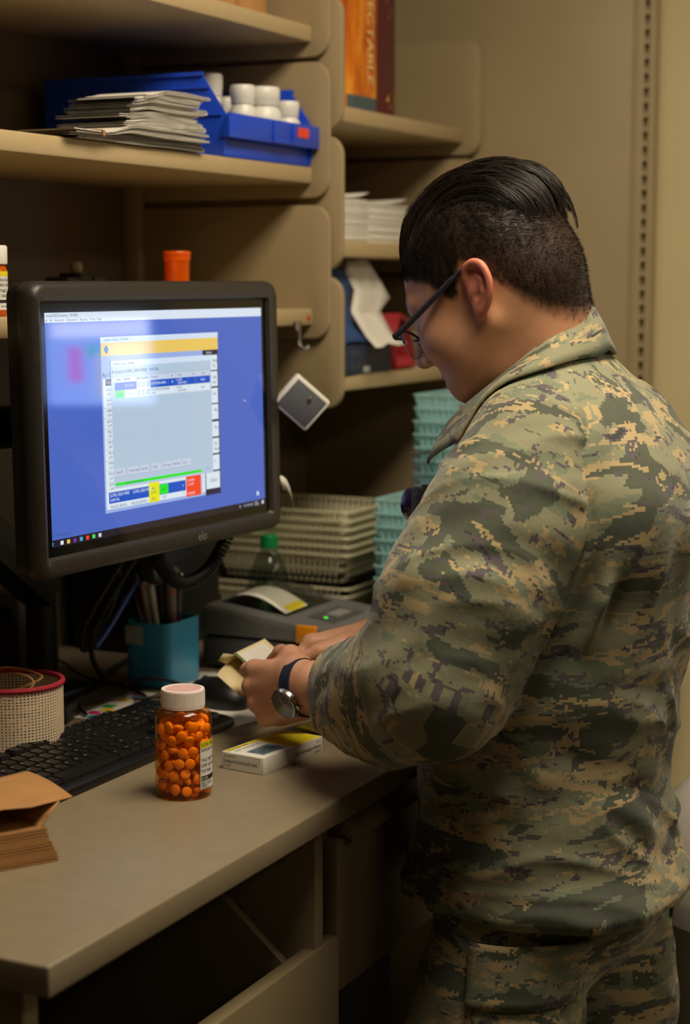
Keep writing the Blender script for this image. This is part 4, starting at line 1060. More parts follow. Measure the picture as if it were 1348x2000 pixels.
# spine lettering reads downwards
def spine_text(par, txt, size, xc, ztop, m, yo):
    vs, fs = text_geo(txt, size, 1.0)
    mb = MB(); mb.add([(xc + (q - size * .35), yo, ztop - p) for p, q, s in vs], fs)
    return mb.build('spine_lettering', m, par, None)
spine_text(b1, 'INJECTABLE', .034, .010, .226, mat('letter_cream', (250, 214, 140), .5), -.0030)
MB().lathe([(.011, 0), (.011, .0006)], seg=20, M=Matrix.Translation((.020, .0, .012)) @ Matrix.Rotation(math.pi / 2, 4, 'X')).build('publisher_emblem', mat('emblem_cream', (214, 196, 170), .5, var=.3, vscale=300), b1)
b1.children[-1].location.y = -.0025
MB().tube([(.014 + .013 * math.cos(a), -.0026, .028 + .014 * math.sin(a)) for a in [math.pi * i / 12 for i in range(13)]], .0012, 6).build('gold_emblem', M_GOLD, b2)
for k in range(4): MB().box((.003 + .003 * k, -.0030, .016 + .004 * k), (.025 - .002 * k, -.0022, .018 + .004 * k)).build('gold_line', M_GOLD, b2)
for k in range(5): MB().lathe([(.0035, 0), (.0035, .001)], seg=6, M=Matrix.Translation((.006 + .010 * math.sin(k * 2.2), -.0018, .17 + .012 * k)) @ Matrix.Rotation(math.pi / 2, 4, 'X')).build('gold_ornament', M_GOLD, b2)

# paper stacks
def paper_stack(label, xa, xb, y0_, dep, h):
    t = thing('paper_stack', label, 'paper stack', ((xa + xb) / 2, y0_, T2 + .0003))
    n_ = 22
    for k in range(n_):
        j = rng.uniform(-.0016, .0016); j2 = rng.uniform(-.0015, .0015)
        MB().box((-(xb - xa) / 2 + j, j2, h * k / n_), ((xb - xa) / 2 + j, dep + j2, h * (k + .93) / n_), .0003).build('paper_ream', M_PAPER, t)
    mb = MB(); n2 = 10
    a = [(-(xb - xa) / 2 + (xb - xa) * i / n2, -.001, h + .0005 + .012 * (i / n2) ** 3) for i in range(n2 + 1)]
    mb.loft([a, [(p[0], dep, p[2] - .004 * (i / n2)) for i, p in enumerate(a)]], False, False, closed=False)
    o = mb.build('top_sheet', M_PAPER, t, 60); sm_ = o.modifiers.new('t', 'SOLIDIFY'); sm_.thickness = .0006
paper_stack('stack of white paper next to the shelf divider', 2.65, 2.786, 1.315, .20, .070)
paper_stack('stack of white paper close to the bowed head', 2.797, 2.955, 1.32, .20, .066)
o = MB().box((-.055, -.0004, 0), (.055, .0004, .06)).build('leaning_sheet', M_PAPER)
o.location = (2.775, 1.37, T2 + .078); o.rotation_euler = (R_(-34), R_(-24), R_(10)); tag(o, 'loose white sheet tilted up on the paper stack by the divider', 'paper')

# navy box, white-and-blue bag, red pouch
M_NAVY = mat('navy_card', (34, 44, 72), .5, var=.08)
nb = thing('navy_box', 'navy blue carton with faint pale lettering under the white and blue bag', 'box', (2.755, 1.30, T3 + .0003), 2)
MB().box((-.115, 0, 0), (.098, .15, .0485), .001).build('carton', M_NAVY, nb)
mb = MB()
for (x, z_, t, s) in ((-.075, .030, 'MEDI', .016), (-.075, .010, 'BLUE BAGS', .015)):
    vs, fs = text_geo(t, s, 1.2); mb.add([(x + p, -.0004, z_ + q) for p, q, r in vs], fs, 0)
mb.build('lettering', mat('faint_print', (84, 90, 104), .6), nb, None)
MB().box((-.02, -.0008, .002), (.005, 0, .012)).build('white_tag', M_PAPER, nb)
wbag = thing('crumpled_bag', 'crumpled white and blue paper bag standing on the navy box', 'bag', (2.80, 1.335, T3 + .0495))
M_BLUEP = mat('bag_blue', (40, 74, 128), .6, var=.1, vscale=30)
rg = random.Random(4)
def crumple(rows_, name, m, par, thick=.001):
    mb = MB(); mb.loft(rows_, False, False, closed=False); o = mb.build(name, m, par, 20)
    s_ = o.modifiers.new('t', 'SOLIDIFY'); s_.thickness = thick; return o
def sheet_rows(pts_a, pts_b, n, jit):
    rows_ = []
    m_ = len(pts_a)
    for r in range(n + 1):
        t = r / n
        rows_.append([tuple(pts_a[i][c] * (1 - t) + pts_b[i][c] * t + rg.uniform(-jit, jit) for c in range(3)) for i in range(m_)])
    return rows_
# white front panel: tall folded bag leaning, foot kicking out over the box edge
crumple(sheet_rows([(-.10, -.072, -.004), (-.050, -.03, .012), (-.040, .0, .05), (-.025, .0, .09), (-.045, .01, .118), (-.03, .012, .136)], [(.012, -.076, .0), (.052, -.03, .018), (.072, .0, .05), (.112, .0, .078), (.080, .006, .108), (.042, .012, .142)], 5, .004), 'white_panel', M_PAPER, wbag)
crumple(sheet_rows([(-.155, -.035, .001), (-.145, -.012, .03), (-.15, -.004, .07), (-.14, .0, .10), (-.13, .004, .126)], [(-.046, -.04, .004), (-.042, -.008, .03), (-.044, 0, .07), (-.028, .002, .10), (-.042, .012, .122)], 4, .003), 'blue_panel', M_BLUEP, wbag)
crumple(sheet_rows([(-.14, .05, -.001), (-.14, .05, .07), (-.12, .04, .12)], [(.08, .05, -.001), (.10, .05, .07), (.04, .03, .138)], 4, .003), 'back_panel', M_PAPER, wbag)
rp_ = thing('red_pouch', 'folded red fabric pouch tucked beside the navy box', 'pouch', (2.905, 1.30, T3 + .0003), 0)
M_REDF = mat('red_fabric', (150, 26, 32), .75, var=.12, vscale=60)
mb = MB()
ring = [(-.042, .0), (.040, .0), (.044, .02), (.012, .088), (-.024, .098), (-.046, .05)]
lo_ = []
for y in (0, .05, .10):
    lo_.append([(p[0] + rng.uniform(-.003, .003), y, max(0, p[1] + rng.uniform(-.003, .003))) for p in ring])
mb.loft(lo_, False, True)
o = mb.build('fabric', M_REDF, rp_, 30); s_ = o.modifiers.new('t', 'SOLIDIFY'); s_.thickness = .008; s_.offset = -1
MB().box((-.02, .06, .01), (.02, .08, .05), .004).build('lining', M_DARK, rp_)
pd = tag(MB().box((2.97, 1.345, T3 + .0003), (3.12, 1.38, T3 + .062), .002).build('grey_file', mat('file_grey', (128, 118, 96), .6)), 'plain grey file box standing behind the red pouch', 'file box')

# ------------------------------------------------------------------ white drum at the right
wd = thing('white_bin', 'white plastic bin with a domed lid standing behind the person', 'bin', (2.585, .555, 0))
MB().lathe([(.14, 0), (.15, .01), (.185, .62), (.19, .63)], seg=48).build('body', mat('bin_white', (214, 208, 196), .4, var=.04), wd, 50)
MB().lathe([(.198, .60), (.2, .63), (.196, .67), (.17, .74), (.12, .79), (.06, .812), (.001, .818)], seg=48).build('domed_lid', clear('lid_plastic', (240, 236, 226), .3, body=(214, 208, 196), bodyfac=.8), wd, 60)

# ------------------------------------------------------------------ second display on the yellow wall, mirrored in the touch screen
m2 = thing('wall_monitor', 'small lit monitor fixed to the yellow wall beside the partition', 'monitor', (3.262, .03, 1.365))
MB().box((0, -.18, -.125), (.03, .18, .125), .006).build('housing', M_BLACK, m2)
MB().box((.03, -.04, -.04), (.098, .04, .04), .004).build('wall_bracket', M_BLACK, m2)
def m2rect(name, y0, y1, z0, z1, rgb, s, off_): MB().quad((-.0006 - off_, y0, z0), (-.0006 - off_, y1, z0), (-.0006 - off_, y1, z1), (-.0006 - off_, y0, z1)).build(name, glow('wall_display_%d_%d_%d' % rgb, rgb, s), m2, None)
m2rect('display', -.15, .15, -.095, .095, (150, 178, 236), 7.0, 0)
m2rect('display_window', -.13, .14, .055, .09, (226, 232, 244), 9.0, .0004)
m2rect('display_patch', -.085, -.045, -.045, .035, (214, 40, 120), 8.0, .0004)
m2rect('display_patch', -.030, .005, .01, .040, (30, 190, 120), 7.0, .0004)
m2rect('display_patch', -.005, .015, -.08, .02, (214, 206, 120), 7.0, .0006)
m2rect('display_patch', .03, .13, -.08, .04, (214, 222, 236), 9.0, .0004)
# ------------------------------------------------------------------ the person: implicit surfaces meshed with surface nets
F4 = np.float32
def smin(a, b, k):
    h = np.clip(.5 + .5 * (b - a) / k, 0, 1)
    return b * (1 - h) + a * h - k * h * (1 - h)
def smax(a, b, k): return -smin(-a, -b, k)
def cone(p, a, b, ra, rb):
    a = np.asarray(a, F4); b = np.asarray(b, F4); ba = b - a
    t = np.clip(((p - a) @ ba) / max(1e-9, float(ba @ ba)), 0, 1)
    return np.linalg.norm(p - (a + t[:, None] * ba), axis=1) - (ra + (rb - ra) * t)
def chain(p, pts, rad, k=.01):
    d = None
    for i in range(len(pts) - 1):
        e = cone(p, pts[i], pts[i + 1], rad[i], rad[i + 1])
        d = e if d is None else smin(d, e, k)
    return d
def ell(p, c, r):
    q = (p - np.asarray(c, F4)); r = np.asarray(r, F4)
    k0 = np.linalg.norm(q / r, axis=1); k1 = np.linalg.norm(q / (r * r), axis=1)
    return k0 * (k0 - 1) / np.maximum(k1, 1e-6)
def nets(sdf, lo, hi, h, chunk=400000):
    ax = [np.arange(lo[i], hi[i] + h, h, dtype=F4) for i in range(3)]
    n = [len(a) for a in ax]
    G = np.stack(np.meshgrid(*ax, indexing='ij'), -1).reshape(-1, 3)
    V = np.empty(len(G), F4)
    for i in range(0, len(G), chunk): V[i:i + chunk] = sdf(G[i:i + chunk])
    V = V.reshape(n); V[V == 0] = 1e-7
    S = V < 0
    cn = [n[0] - 1, n[1] - 1, n[2] - 1]
    acc = np.zeros(cn + [3], F4); cnt = np.zeros(cn, F4)
    quads = []
    edges = []
    for a in range(3):
        sl0 = [slice(None)] * 3; sl1 = [slice(None)] * 3
        sl0[a] = slice(0, -1); sl1[a] = slice(1, None)
        v0, v1 = V[tuple(sl0)], V[tuple(sl1)]
        I = np.argwhere((v0 < 0) != (v1 < 0))
        if len(I) == 0: continue
        b, c = [x for x in range(3) if x != a]
        ok = (I[:, b] > 0) & (I[:, c] > 0) & (I[:, b] < n[b] - 1) & (I[:, c] < n[c] - 1)
        I = I[ok]
        t = v0[tuple(I.T)] / (v0[tuple(I.T)] - v1[tuple(I.T)])
        P = I.astype(F4); P[:, a] += t
        for db in (0, 1):
            for dc in (0, 1):
                J = I.copy(); J[:, b] -= db; J[:, c] -= dc
                np.add.at(acc, tuple(J.T), P); np.add.at(cnt, tuple(J.T), 1)
        edges.append((a, b, c, I, v0[tuple(I.T)] < 0))
    idx = -np.ones(cn, np.int64); K = np.argwhere(cnt > 0); idx[tuple(K.T)] = np.arange(len(K))
    verts = acc[tuple(K.T)] / cnt[tuple(K.T)][:, None] * h + np.array(lo, F4)
    faces = []
    for a, b, c, I, neg in edges:
        q = []
        for db, dc in ((1, 1), (0, 1), (0, 0), (1, 0)):
            J = I.copy(); J[:, b] -= db; J[:, c] -= dc
            q.append(idx[tuple(J.T)])
        q = np.stack(q, 1)
        flip = neg if a != 1 else ~neg
        q[~flip] = q[~flip][:, ::-1]
        faces.append(q)
    faces = np.concatenate(faces)
    for it in range(2):
        d = sdf(verts); g = grad(sdf, verts, h * .4)
        verts = verts - g * np.clip(d, -h, h)[:, None] * .9
    return verts, faces
def grad(sdf, p, e=.001):
    g = np.empty_like(p)
    for i in range(3):
        o = np.zeros(3, F4); o[i] = e
        g[:, i] = sdf(p + o) - sdf(p - o)
    return g / np.maximum(np.linalg.norm(g, axis=1, keepdims=True), 1e-9)
def np_mesh(name, v, f, mats, parent, uv=None, attrs=None):
    me = bpy.data.meshes.new(name)
    me.vertices.add(len(v)); me.vertices.foreach_set('co', np.asarray(v, F4).ravel())
    f = np.asarray(f); k = f.shape[1]
    me.loops.add(f.size); me.loops.foreach_set('vertex_index', f.ravel().astype(np.int32))
    me.polygons.add(len(f)); me.polygons.foreach_set('loop_start', np.arange(0, f.size, k, dtype=np.int32))
    me.update(calc_edges=True)
    me.validate()
    for m in (mats if isinstance(mats, (list, tuple)) else [mats]): me.materials.append(m)
    me.polygons.foreach_set('use_smooth', np.ones(len(me.polygons), bool))
    if uv is not None:
        l = me.uv_layers.new(name='UVMap'); l.data.foreach_set('uv', np.asarray(uv, F4).reshape(-1))
    for n_, a in (attrs or {}).items():
        at = me.attributes.new(n_, 'FLOAT', 'POINT'); at.data.foreach_set('value', np.asarray(a, F4))
    return link(name, me, mats, parent)
def vnoise(p, seed=0):
    p = np.asarray(p, np.float64); i = np.floor(p).astype(np.int64); f = p - i; f = f * f * (3 - 2 * f)
    def hsh(x, y, z):
        h_ = (x * 374761393 + y * 668265263 + z * 2147483647 + seed * 1274126177) & 0xffffffff
        h_ = ((h_ ^ (h_ >> 13)) * 1274126177) & 0xffffffff
        return ((h_ ^ (h_ >> 16)) & 0xffff) / 65535.0
    r = 0
    for dx in (0, 1):
        for dy in (0, 1):
            for dz in (0, 1):
                wgt = (f[:, 0] if dx else 1 - f[:, 0]) * (f[:, 1] if dy else 1 - f[:, 1]) * (f[:, 2] if dz else 1 - f[:, 2])
                r = r + wgt * hsh(i[:, 0] + dx, i[:, 1] + dy, i[:, 2] + dz)
    return r
def seg_dist(p, a, b):
    a = np.asarray(a); b = np.asarray(b); ba = b - a
    t = np.clip(((p - a) @ ba) / (ba @ ba), 0, 1)
    return np.linalg.norm(p - (a + t[:, None] * ba), axis=1), t
def vnormals(v, f):
    n = np.zeros_like(v); e1 = v[f[:, 2]] - v[f[:, 0]]; e2 = v[f[:, 3]] - v[f[:, 1]]; c = np.cross(e1, e2)
    for k in range(4): np.add.at(n, f[:, k], c)
    return n / np.maximum(np.linalg.norm(n, axis=1, keepdims=True), 1e-12)

PO = (2.02, .70, 0.0)
person = thing('person', 'person in camouflage uniform and glasses bowed over the medicine carton', 'person', PO)

# ---- pose (person frame: x right, y forward, z up)
SHL, ELL_, WRL = (-.150, .005, 1.318), (-.250, .060, 1.050), (-.158, .262, 1.026)
SHR, ELR, WRR = (.150, -.005, 1.318), (.235, .095, 1.075), (.030, .250, 1.052)
# head frame
HC = np.array((-.022, .080, 1.479), F4)
HR = np.array((Matrix.Rotation(R_(2), 3, 'Z') @ Matrix.Rotation(R_(-28), 3, 'X') @ Matrix.Rotation(R_(2), 3, 'Y')), F4)
def to_head(p): return (p - HC) @ HR
def from_head(q): return np.asarray(q, F4) @ HR.T + HC

def sdf_head(p):
    q = to_head(p)
    d = ell(q, (0, -.012, .050), (.0785, .097, .086))
    d = smin(d, ell(q, (0, -.045, .020), (.068, .062, .066)), .03)
    d = smin(d, ell(q, (0, .040, .005), (.064, .052, .082)), .03)
    d = smin(d, ell(q, (0, .034, -.045), (.056, .055, .050)), .03)
    qs = q.copy(); qs[:, 0] = np.abs(qs[:, 0])
    d = smin(d, cone(qs, (.058, -.005, -.03), (.022, .068, -.077), .014, .016), .03)      # jaw line
    d = smin(d, ell(q, (0, .070, -.080), (.020, .016, .014)), .02)                       # chin
    d = smin(d, ell(qs, (.040, .062, -.018), (.022, .026, .022)), .025)                   # cheekbone
    d = smin(d, cone(qs, (.006, .086, .034), (.045, .074, .032), .011, .009), .016)       # brow
    d = smax(d, -(np.linalg.norm(qs - np.array((.031, .104, .010), F4), axis=1) - .016), .014)
    d = smin(d, np.linalg.norm(qs - np.array((.031, .0795, .010), F4), axis=1) - .0125, .004)
    d = smin(d, cone(q, (0, .089, .018), (0, .110, -.022), .008, .0115), .012)             # nose
    d = smin(d, np.linalg.norm(qs - np.array((.012, .099, -.027), F4), axis=1) - .0085, .008)
    d = smin(d, cone(qs, (0, .0935, -.0515), (.020, .082, -.054), .0065, .004), .006)     # lips
    d = smin(d, cone(qs, (0, .0920, -.0635), (.017, .081, -.060), .0075, .004), .006)
    d = smax(d, -(cone(qs, (0, .1005, -.0572), (.022, .087, -.0565), .0016, .001)), .004)
    # neck and its root in the shoulders
    nk = cone(p, from_head((0, -.034, -.015)), (0.0, .020, 1.375), .060, .064)
    nk = smin(nk, cone(p, from_head((0, -.062, .0)), (.0, .012, 1.40), .046, .052), .03)
    d = smin(d, nk, .024)
    d = smin(d, cone(p, from_head((0, .02, -.075)), (0, .045, 1.36), .036, .045), .03)
    return d
EARS = []
for s in (-1, 1):
    # ear frame: u along the ear length (up), w outwards, v backwards
    base = np.array((s * .0745, -.008, .004), F4)
    M = np.array(Matrix.Rotation(R_(18), 3, 'X') @ Matrix.Rotation(R_(12 * s), 3, 'Z'), F4)
    EARS.append((s, base, M))
def sdf_ears(p):
    q0 = to_head(p); d = np.full(len(p), 9.0, F4)
    for s, b, M in EARS:
        q = (q0 - b) @ M / .93      # x = outwards*s, y = forward, z = up
        q[:, 0] *= s
        # plate
        e = ell(q, (.006, -.010, .004), (.0055, .0185, .029))
        e = smin(e, ell(q, (.004, -.004, -.024), (.0045, .0085, .011)), .008)     # lobe
        hel = [(.004, .006, .006), (.008, .0075, .018), (.011, .003, .030), (.0125, -.010, .0345), (.0135, -.022, .028), (.0135, -.0285, .012), (.012, -.0265, -.004), (.009, -.019, -.017), (.006, -.010, -.027)]
        hs = [tuple(x) for x in smooth_path(hel, 3)]; e = smin(e, chain(q, hs, list(np.interp(np.linspace(0, 8, len(hs)), range(9), [.0025, .0032, .0036, .0038, .0038, .0035, .0032, .003, .003])), .004), .003)
        anti = [(.0095, -.010, .022), (.0105, -.0165, .012), (.0100, -.0165, -.002), (.008, -.011, -.012)]
        e = smin(e, chain(q, anti, [.0026, .003, .003, .0026], .003), .004)
        e = smax(e, -(np.linalg.norm((q - np.array((.0135, -.0065, -.001), F4)) / np.array((1.0, .72, 1.1), F4), axis=1) - .0085), .003)   # concha
        e = smax(e, -(chain(q, [(.0125, -.004, .024), (.0135, -.016, .0225)], [.003, .003], .002)), .003)
        e = smin(e, ell(q, (.0065, .003, -.002), (.0045, .0035, .007)), .003)     # tragus
        e = smin(e, cone(q, (-.012, -.002, .002), (.002, -.004, .002), .012, .010), .006)
        d = np.minimum(d, e * .93)
    return d
def sdf_hd(p): return smin(sdf_head(p), sdf_ears(p), .004)

# ---- hands
def frame(u, n):
    u = np.asarray(u, float); u /= np.linalg.norm(u); n = np.asarray(n, float); n = n - u * (n @ u); n /= np.linalg.norm(n)
    return u, n
def hand_pts(W, u, n, s, spec, thumb):
    """returns finger joint chains; u fingers, n back of hand, s thumb side"""
    W = np.asarray(W, float); fr = lambda a, b, c: W + u * a + s * b + n * c
    fingers = []
    for (mu, ms, mn, lens, bends, rad, splay) in spec:
        P = [fr(mu, ms, mn)]; ang = 0; up = u * math.cos(splay) + s * math.sin(splay)
        for l, b in zip(lens, bends):
            ang += R_(b); dr_ = up * math.cos(ang) - n * math.sin(ang)
            P.append(P[-1] + dr_ * l)
        fingers.append((P, rad))
    th = [fr(*t[:3]) for t in thumb]; tr_ = [t[3] for t in thumb]
    return fr, fingers, (th, tr_)
def make_hand_sdf(W, u, n, s, spec, thumb, fore_from):
    fr, fingers, (th, tr_) = hand_pts(W, u, n, s, spec, thumb)
    W = np.asarray(W, float)
    def f(p):
        # forearm and wrist, flattened across the back of the hand
        d = cone(p, fore_from, W - u * .01, .036, .0255)
        d = smin(d, cone(p, W - u * .02 + s * .008, W + u * .01 + s * .010, .022, .020), .01)
        d = smin(d, cone(p, W - u * .02 - s * .008, W + u * .01 - s * .010, .022, .020), .01)
        for P, r in fingers:
            off = (P[0] - W) - u * ((P[0] - W) @ u)
            d = smin(d, cone(p, W + off * .55 + u * .005, P[0], .0175, r[0] + .0025), .010)
        d = smin(d, cone(p, fr(.020, .022, -.010), fr(.058, .030, -.020), .018, .014), .014)     # thumb base
        d = smin(d, cone(p, fr(.015, -.020, -.010), fr(.058, -.026, -.012), .016, .014), .014)   # heel
        for P, r in fingers:
            e = chain(p, P, r, .004)
            d = smin(d, e, .0055)
        for P, r in fingers:
            d = smin(d, np.linalg.norm(p - (P[0] + n * .002), axis=1) - (r[0] + .0005), .006)     # knuckles
            d = smin(d, np.linalg.norm(p - (P[1] + n * .0005), axis=1) - (r[1] + .0006), .004)
        d = smin(d, chain(p, th, tr_, .005), .008)
        return d
    return f, fingers, (th, tr_), fr
# left hand
uL, nL = frame((.36, .88, -.24), (-.82, .34, .10)); sL = np.cross(uL, nL); sL = sL if sL[2] > 0 else -sL
specL = [(.086, .029, .003, (.043, .026, .021), (26, 62, 30), (.0098, .0090, .0082, .0068), .05), (.090, .009, .006, (.047, .029, .022), (42, 66, 32), (.0100, .0092, .0083, .0068), .0),
         (.085, -.011, .004, (.043, .027, .021), (54, 68, 30), (.0096, .0088, .0080, .0066), -.03), (.077, -.029, -.001, (.034, .020, .018), (60, 66, 30), (.0086, .0078, .0070, .006), -.08)]
thumbL = [(.022, .024, -.012, .0155), (.052, .042, -.026, .0125), (.082, .047, -.036, .0105), (.106, .040, -.040, .0085)]
hL, fingL, thL, frL = make_hand_sdf(WRL, uL, nL, sL, specL, thumbL, ELL_)
# right hand
uR, nR = frame((-.50, .80, -.25), (.52, .38, .72)); sR = np.cross(nR, uR); sR = sR if sR[0] < 0 else -sR
specR = [(.086, .029, .003, (.043, .026, .021), (30, 40, 24), (.0098, .0090, .0082, .0068), .05), (.090, .009, .006, (.047, .029, .022), (36, 46, 26), (.0100, .0092, .0083, .0068), .0),
         (.085, -.011, .004, (.043, .027, .021), (42, 48, 26), (.0096, .0088, .0080, .0066), -.03), (.077, -.029, -.001, (.034, .020, .018), (46, 50, 26), (.0086, .0078, .0070, .006), -.08)]
thumbR = [(.020, .024, -.008, .0155), (.050, .044, -.018, .0125), (.080, .052, -.024, .0105), (.104, .050, -.026, .0085)]
hR, fingR, thR, frR = make_hand_sdf(WRR, uR, nR, sR, specR, thumbR, ELR)

# ---- torso profile of the jacket: z, centre y, half width, half depth
RINGS = np.array([(.70, .010, .184, .158), (.79, .010, .186, .160), (.84, .015, .180, .148), (.92, .016, .175, .138), (1.00, .010, .176, .144), (1.10, .006, .186, .154), (1.20, .003, .196, .160),
                  (1.28, -.008, .192, .144), (1.33, -.018, .168, .110), (1.37, -.008, .130, .090), (1.40, .010, .094, .072), (1.43, .028, .078, .062), (1.46, .036, .074, .062), (1.50, .042, .066, .055)], np.float64)
zz_ = np.linspace(.70, 1.50, 161)
TAB = np.stack([np.interp(zz_, RINGS[:, 0], RINGS[:, k]) for k in (1, 2, 3)], 1)
ker = np.exp(-np.linspace(-2, 2, 13) ** 2); ker /= ker.sum()
TAB = np.stack([np.convolve(np.pad(TAB[:, k], 6, mode='edge'), ker, 'valid') for k in range(3)], 1)
def ring_at(z): return [np.interp(z, zz_, TAB[:, k]) for k in range(3)]
def sdf_torso(p):
    cy_, a, b = ring_at(p[:, 2]); ne = 2.35
    q = (np.abs(p[:, 0] / a) ** ne + np.abs((p[:, 1] - cy_) / b) ** ne) ** (1 / ne)
    return ((q - 1) * np.minimum(a, b) * .95).astype(F4)
SLV_L = [(-.132, -.010, 1.300), (-.176, .006, 1.245), (-.216, .036, 1.160), (-.246, .062, 1.068), (-.220, .118, 1.046), (-.190, .170, 1.036), (-.180, .190, 1.034)]
SLV_RL = [.074, .081, .087, .080, .071, .058, .051]
SLV_R = [(.132, -.012, 1.300), (.176, .006, 1.255), (.210, .040, 1.170), (.230, .085, 1.092), (.172, .140, 1.078), (.110, .190, 1.066), (.092, .204, 1.063)]
def sdf_sleeve(p, P, Rr, S):
    # flattened along nothing, cut flat at the cuff
    d = chain(p, P, Rr, .03)
    c = np.asarray(P[-1]); ax_ = c - np.asarray(P[-2]); ax_ /= np.linalg.norm(ax_)
    return smax(d, ((p - (c + ax_ * .012)) @ ax_.astype(F4)).astype(F4), .004)
def sdf_jacket(p):
    t = sdf_torso(p)
    # spread across the shoulder blades
    t = smin(t, cone(p, (-.10, -.085, 1.24), (.10, -.085, 1.24), .060, .060), .06)
    t = smin(t, cone(p, (-.120, -.018, 1.318), (.120, -.018, 1.318), .050, .050), .05)
    l = sdf_sleeve(p, SLV_L, SLV_RL, -1); r = sdf_sleeve(p, SLV_R, SLV_RL, 1)
    d = smin(smin(t, l, .035), r, .035)
    d = smax(d, (.787 - p[:, 2]).astype(F4), .004)                 # hem
    return smax(d, (p[:, 2] - 1.428 + .85 * (p[:, 1] + .02)).astype(F4), .004)
def sdf_trousers(p):
    d = ell(p, (0, .004, .82), (.158, .134, .16))
    d = smin(d, chain(p, [(-.088, .022, .76), (-.100, .042, .62), (-.104, .045, .44), (-.112, .012, .14), (-.114, .010, .06)], [.093, .094, .086, .078, .066], .03), .03)
    d = smin(d, chain(p, [(.088, -.018, .76), (.100, -.022, .62), (.104, -.02, .44), (.112, -.05, .14), (.114, -.05, .06)], [.093, .093, .086, .078, .066], .03), .03)
    return smax(d, (p[:, 2] - .90).astype(F4), .004)

# ---- body (skin): head, neck, trunk, arms and hands in one mesh
def skin_core(p):
    d = ell(p, (0, -.02, 1.18), (.15, .11, .20))
    d = smin(d, cone(p, SHL, ELL_, .045, .040), .05); d = smin(d, cone(p, SHR, ELR, .045, .040), .05)
    d = smin(d, cone(p, (0, .0, 1.28), (0, .02, 1.38), .055, .045), .05)
    d = smin(d, ell(p, (0, 0, .90), (.14, .11, .16)), .06)
    d = smin(d, chain(p, [(-.088, .022, .76), (-.104, .042, .44), (-.112, .012, .10)], [.075, .055, .04], .03), .03)
    d = smin(d, chain(p, [(.088, -.018, .76), (.104, -.02, .44), (.112, -.05, .10)], [.075, .055, .04], .03), .03)
    return d
parts_ = [nets(sdf_hd, (-.16, -.13, 1.345), (.13, .24, 1.66), .0022),
          nets(hL, (-.26, .05, .90), (.05, .46, 1.13), .0022), nets(hR, (-.12, .08, .92), (.27, .44, 1.15), .0025), nets(skin_core, (-.32, -.22, .05), (.32, .22, 1.46), .012)]
vv = []; ff = []; off = 0
for v, f in parts_:
    vv.append(v); ff.append(f + off); off += len(v)
vv = np.concatenate(vv); ff = np.concatenate(ff)
qh = to_head(vv)
is_head = np.zeros(len(vv), bool); is_head[:len(parts_[0][0])] = True

def hair_mask(q):
    """1 where the short hair grows, fading out along the hairline (head frame)"""
    x, y, z = np.abs(q[:, 0]), q[:, 1], q[:, 2]
    # lower boundary of the hair as a height over the front-back position
    yb = np.array([-.13, -.105, -.085, -.068, -.050, -.034, -.020, -.008, .004, .014, .024, .034, .046, .060, .074, .088, .11])
    zb = np.array([-.082, -.080, -.074, -.058, -.030, .004, .030, .042, .034, .010, .008, .026, .044, .052, .066, .086, .098])
    zl = np.interp(y, yb, zb)
    wd_ = np.where(y < -.04, .030, .008)
    m = np.clip((z - zl) / wd_ + .25, 0, 1)
    return m
hm = np.where(is_head, hair_mask(qh), 0)
ear_d = np.where(is_head, sdf_ears(vv), 1)
hm = np.where(ear_d < .0015, 0, hm)
red = np.where(is_head, np.clip(1 - ear_d / .003, 0, 1), 0)
lipd = np.minimum(np.linalg.norm((qh - np.array((0, .098, -.053))) / np.array((2.4, 1, .8)), axis=1), np.linalg.norm((qh - np.array((0, .098, -.063))) / np.array((2.2, 1, .8)), axis=1))
red = np.maximum(red, np.where(is_head, np.clip(1.4 - lipd / .008, 0, .8), 0))
eye = np.where(is_head, np.clip((.0135 - np.linalg.norm(np.stack([np.abs(qh[:, 0]) - .031, qh[:, 1] - .0795, (qh[:, 2] - .010) * 1.5], 1), axis=1)) / .001, 0, 1) * (np.abs(qh[:, 2] - .008) < .0055), 0)
brow = np.where(is_head, np.clip(1.2 - np.abs(qh[:, 2] - (.036 - .10 * np.maximum(0, np.abs(qh[:, 0]) - .035))) / .0042, 0, 1) * (np.abs(qh[:, 0]) > .010) * (np.abs(qh[:, 0]) < .052) * (qh[:, 1] > .05), 0)
hm = np.maximum(hm, brow * .9)

M_SKIN = bpy.data.materials.new('skin'); M_SKIN.use_nodes = True
nt = M_SKIN.node_tree; b = nt.nodes['Principled BSDF']
b.inputs['Roughness'].default_value = .5; b.inputs['Subsurface Weight'].default_value = .12
b.inputs['Subsurface Radius'].default_value = (.008, .003, .0015); b.inputs['Subsurface Scale'].default_value = 1
tc = node(nt, 'ShaderNodeTexCoord')
nz = node(nt, 'ShaderNodeTexNoise'); nz.inputs['Scale'].default_value = 28; nz.inputs['Detail'].default_value = 4
nt.links.new(tc.outputs['Object'], nz.inputs['Vector'])
rp = node(nt, 'ShaderNodeValToRGB'); rp.color_ramp.elements[0].position = .3; rp.color_ramp.elements[1].position = .7
rp.color_ramp.elements[0].color = lin((196, 140, 104)) + (1,); rp.color_ramp.elements[1].color = lin((212, 158, 122)) + (1,)
nt.links.new(nz.outputs['Fac'], rp.inputs[0])
def mixc(fac_socket, a_socket, col):
    m = node(nt, 'ShaderNodeMix'); m.data_type = 'RGBA'
    nt.links.new(fac_socket, m.inputs[0]); nt.links.new(a_socket, m.inputs[6]); m.inputs[7].default_value = lin(col) + (1,)
    return m.outputs[2]
def attr(n_): 
    a = node(nt, 'ShaderNodeAttribute'); a.attribute_name = n_; return a.outputs['Fac']
c_ = mixc(attr('red'), rp.outputs[0], (204, 124, 98))
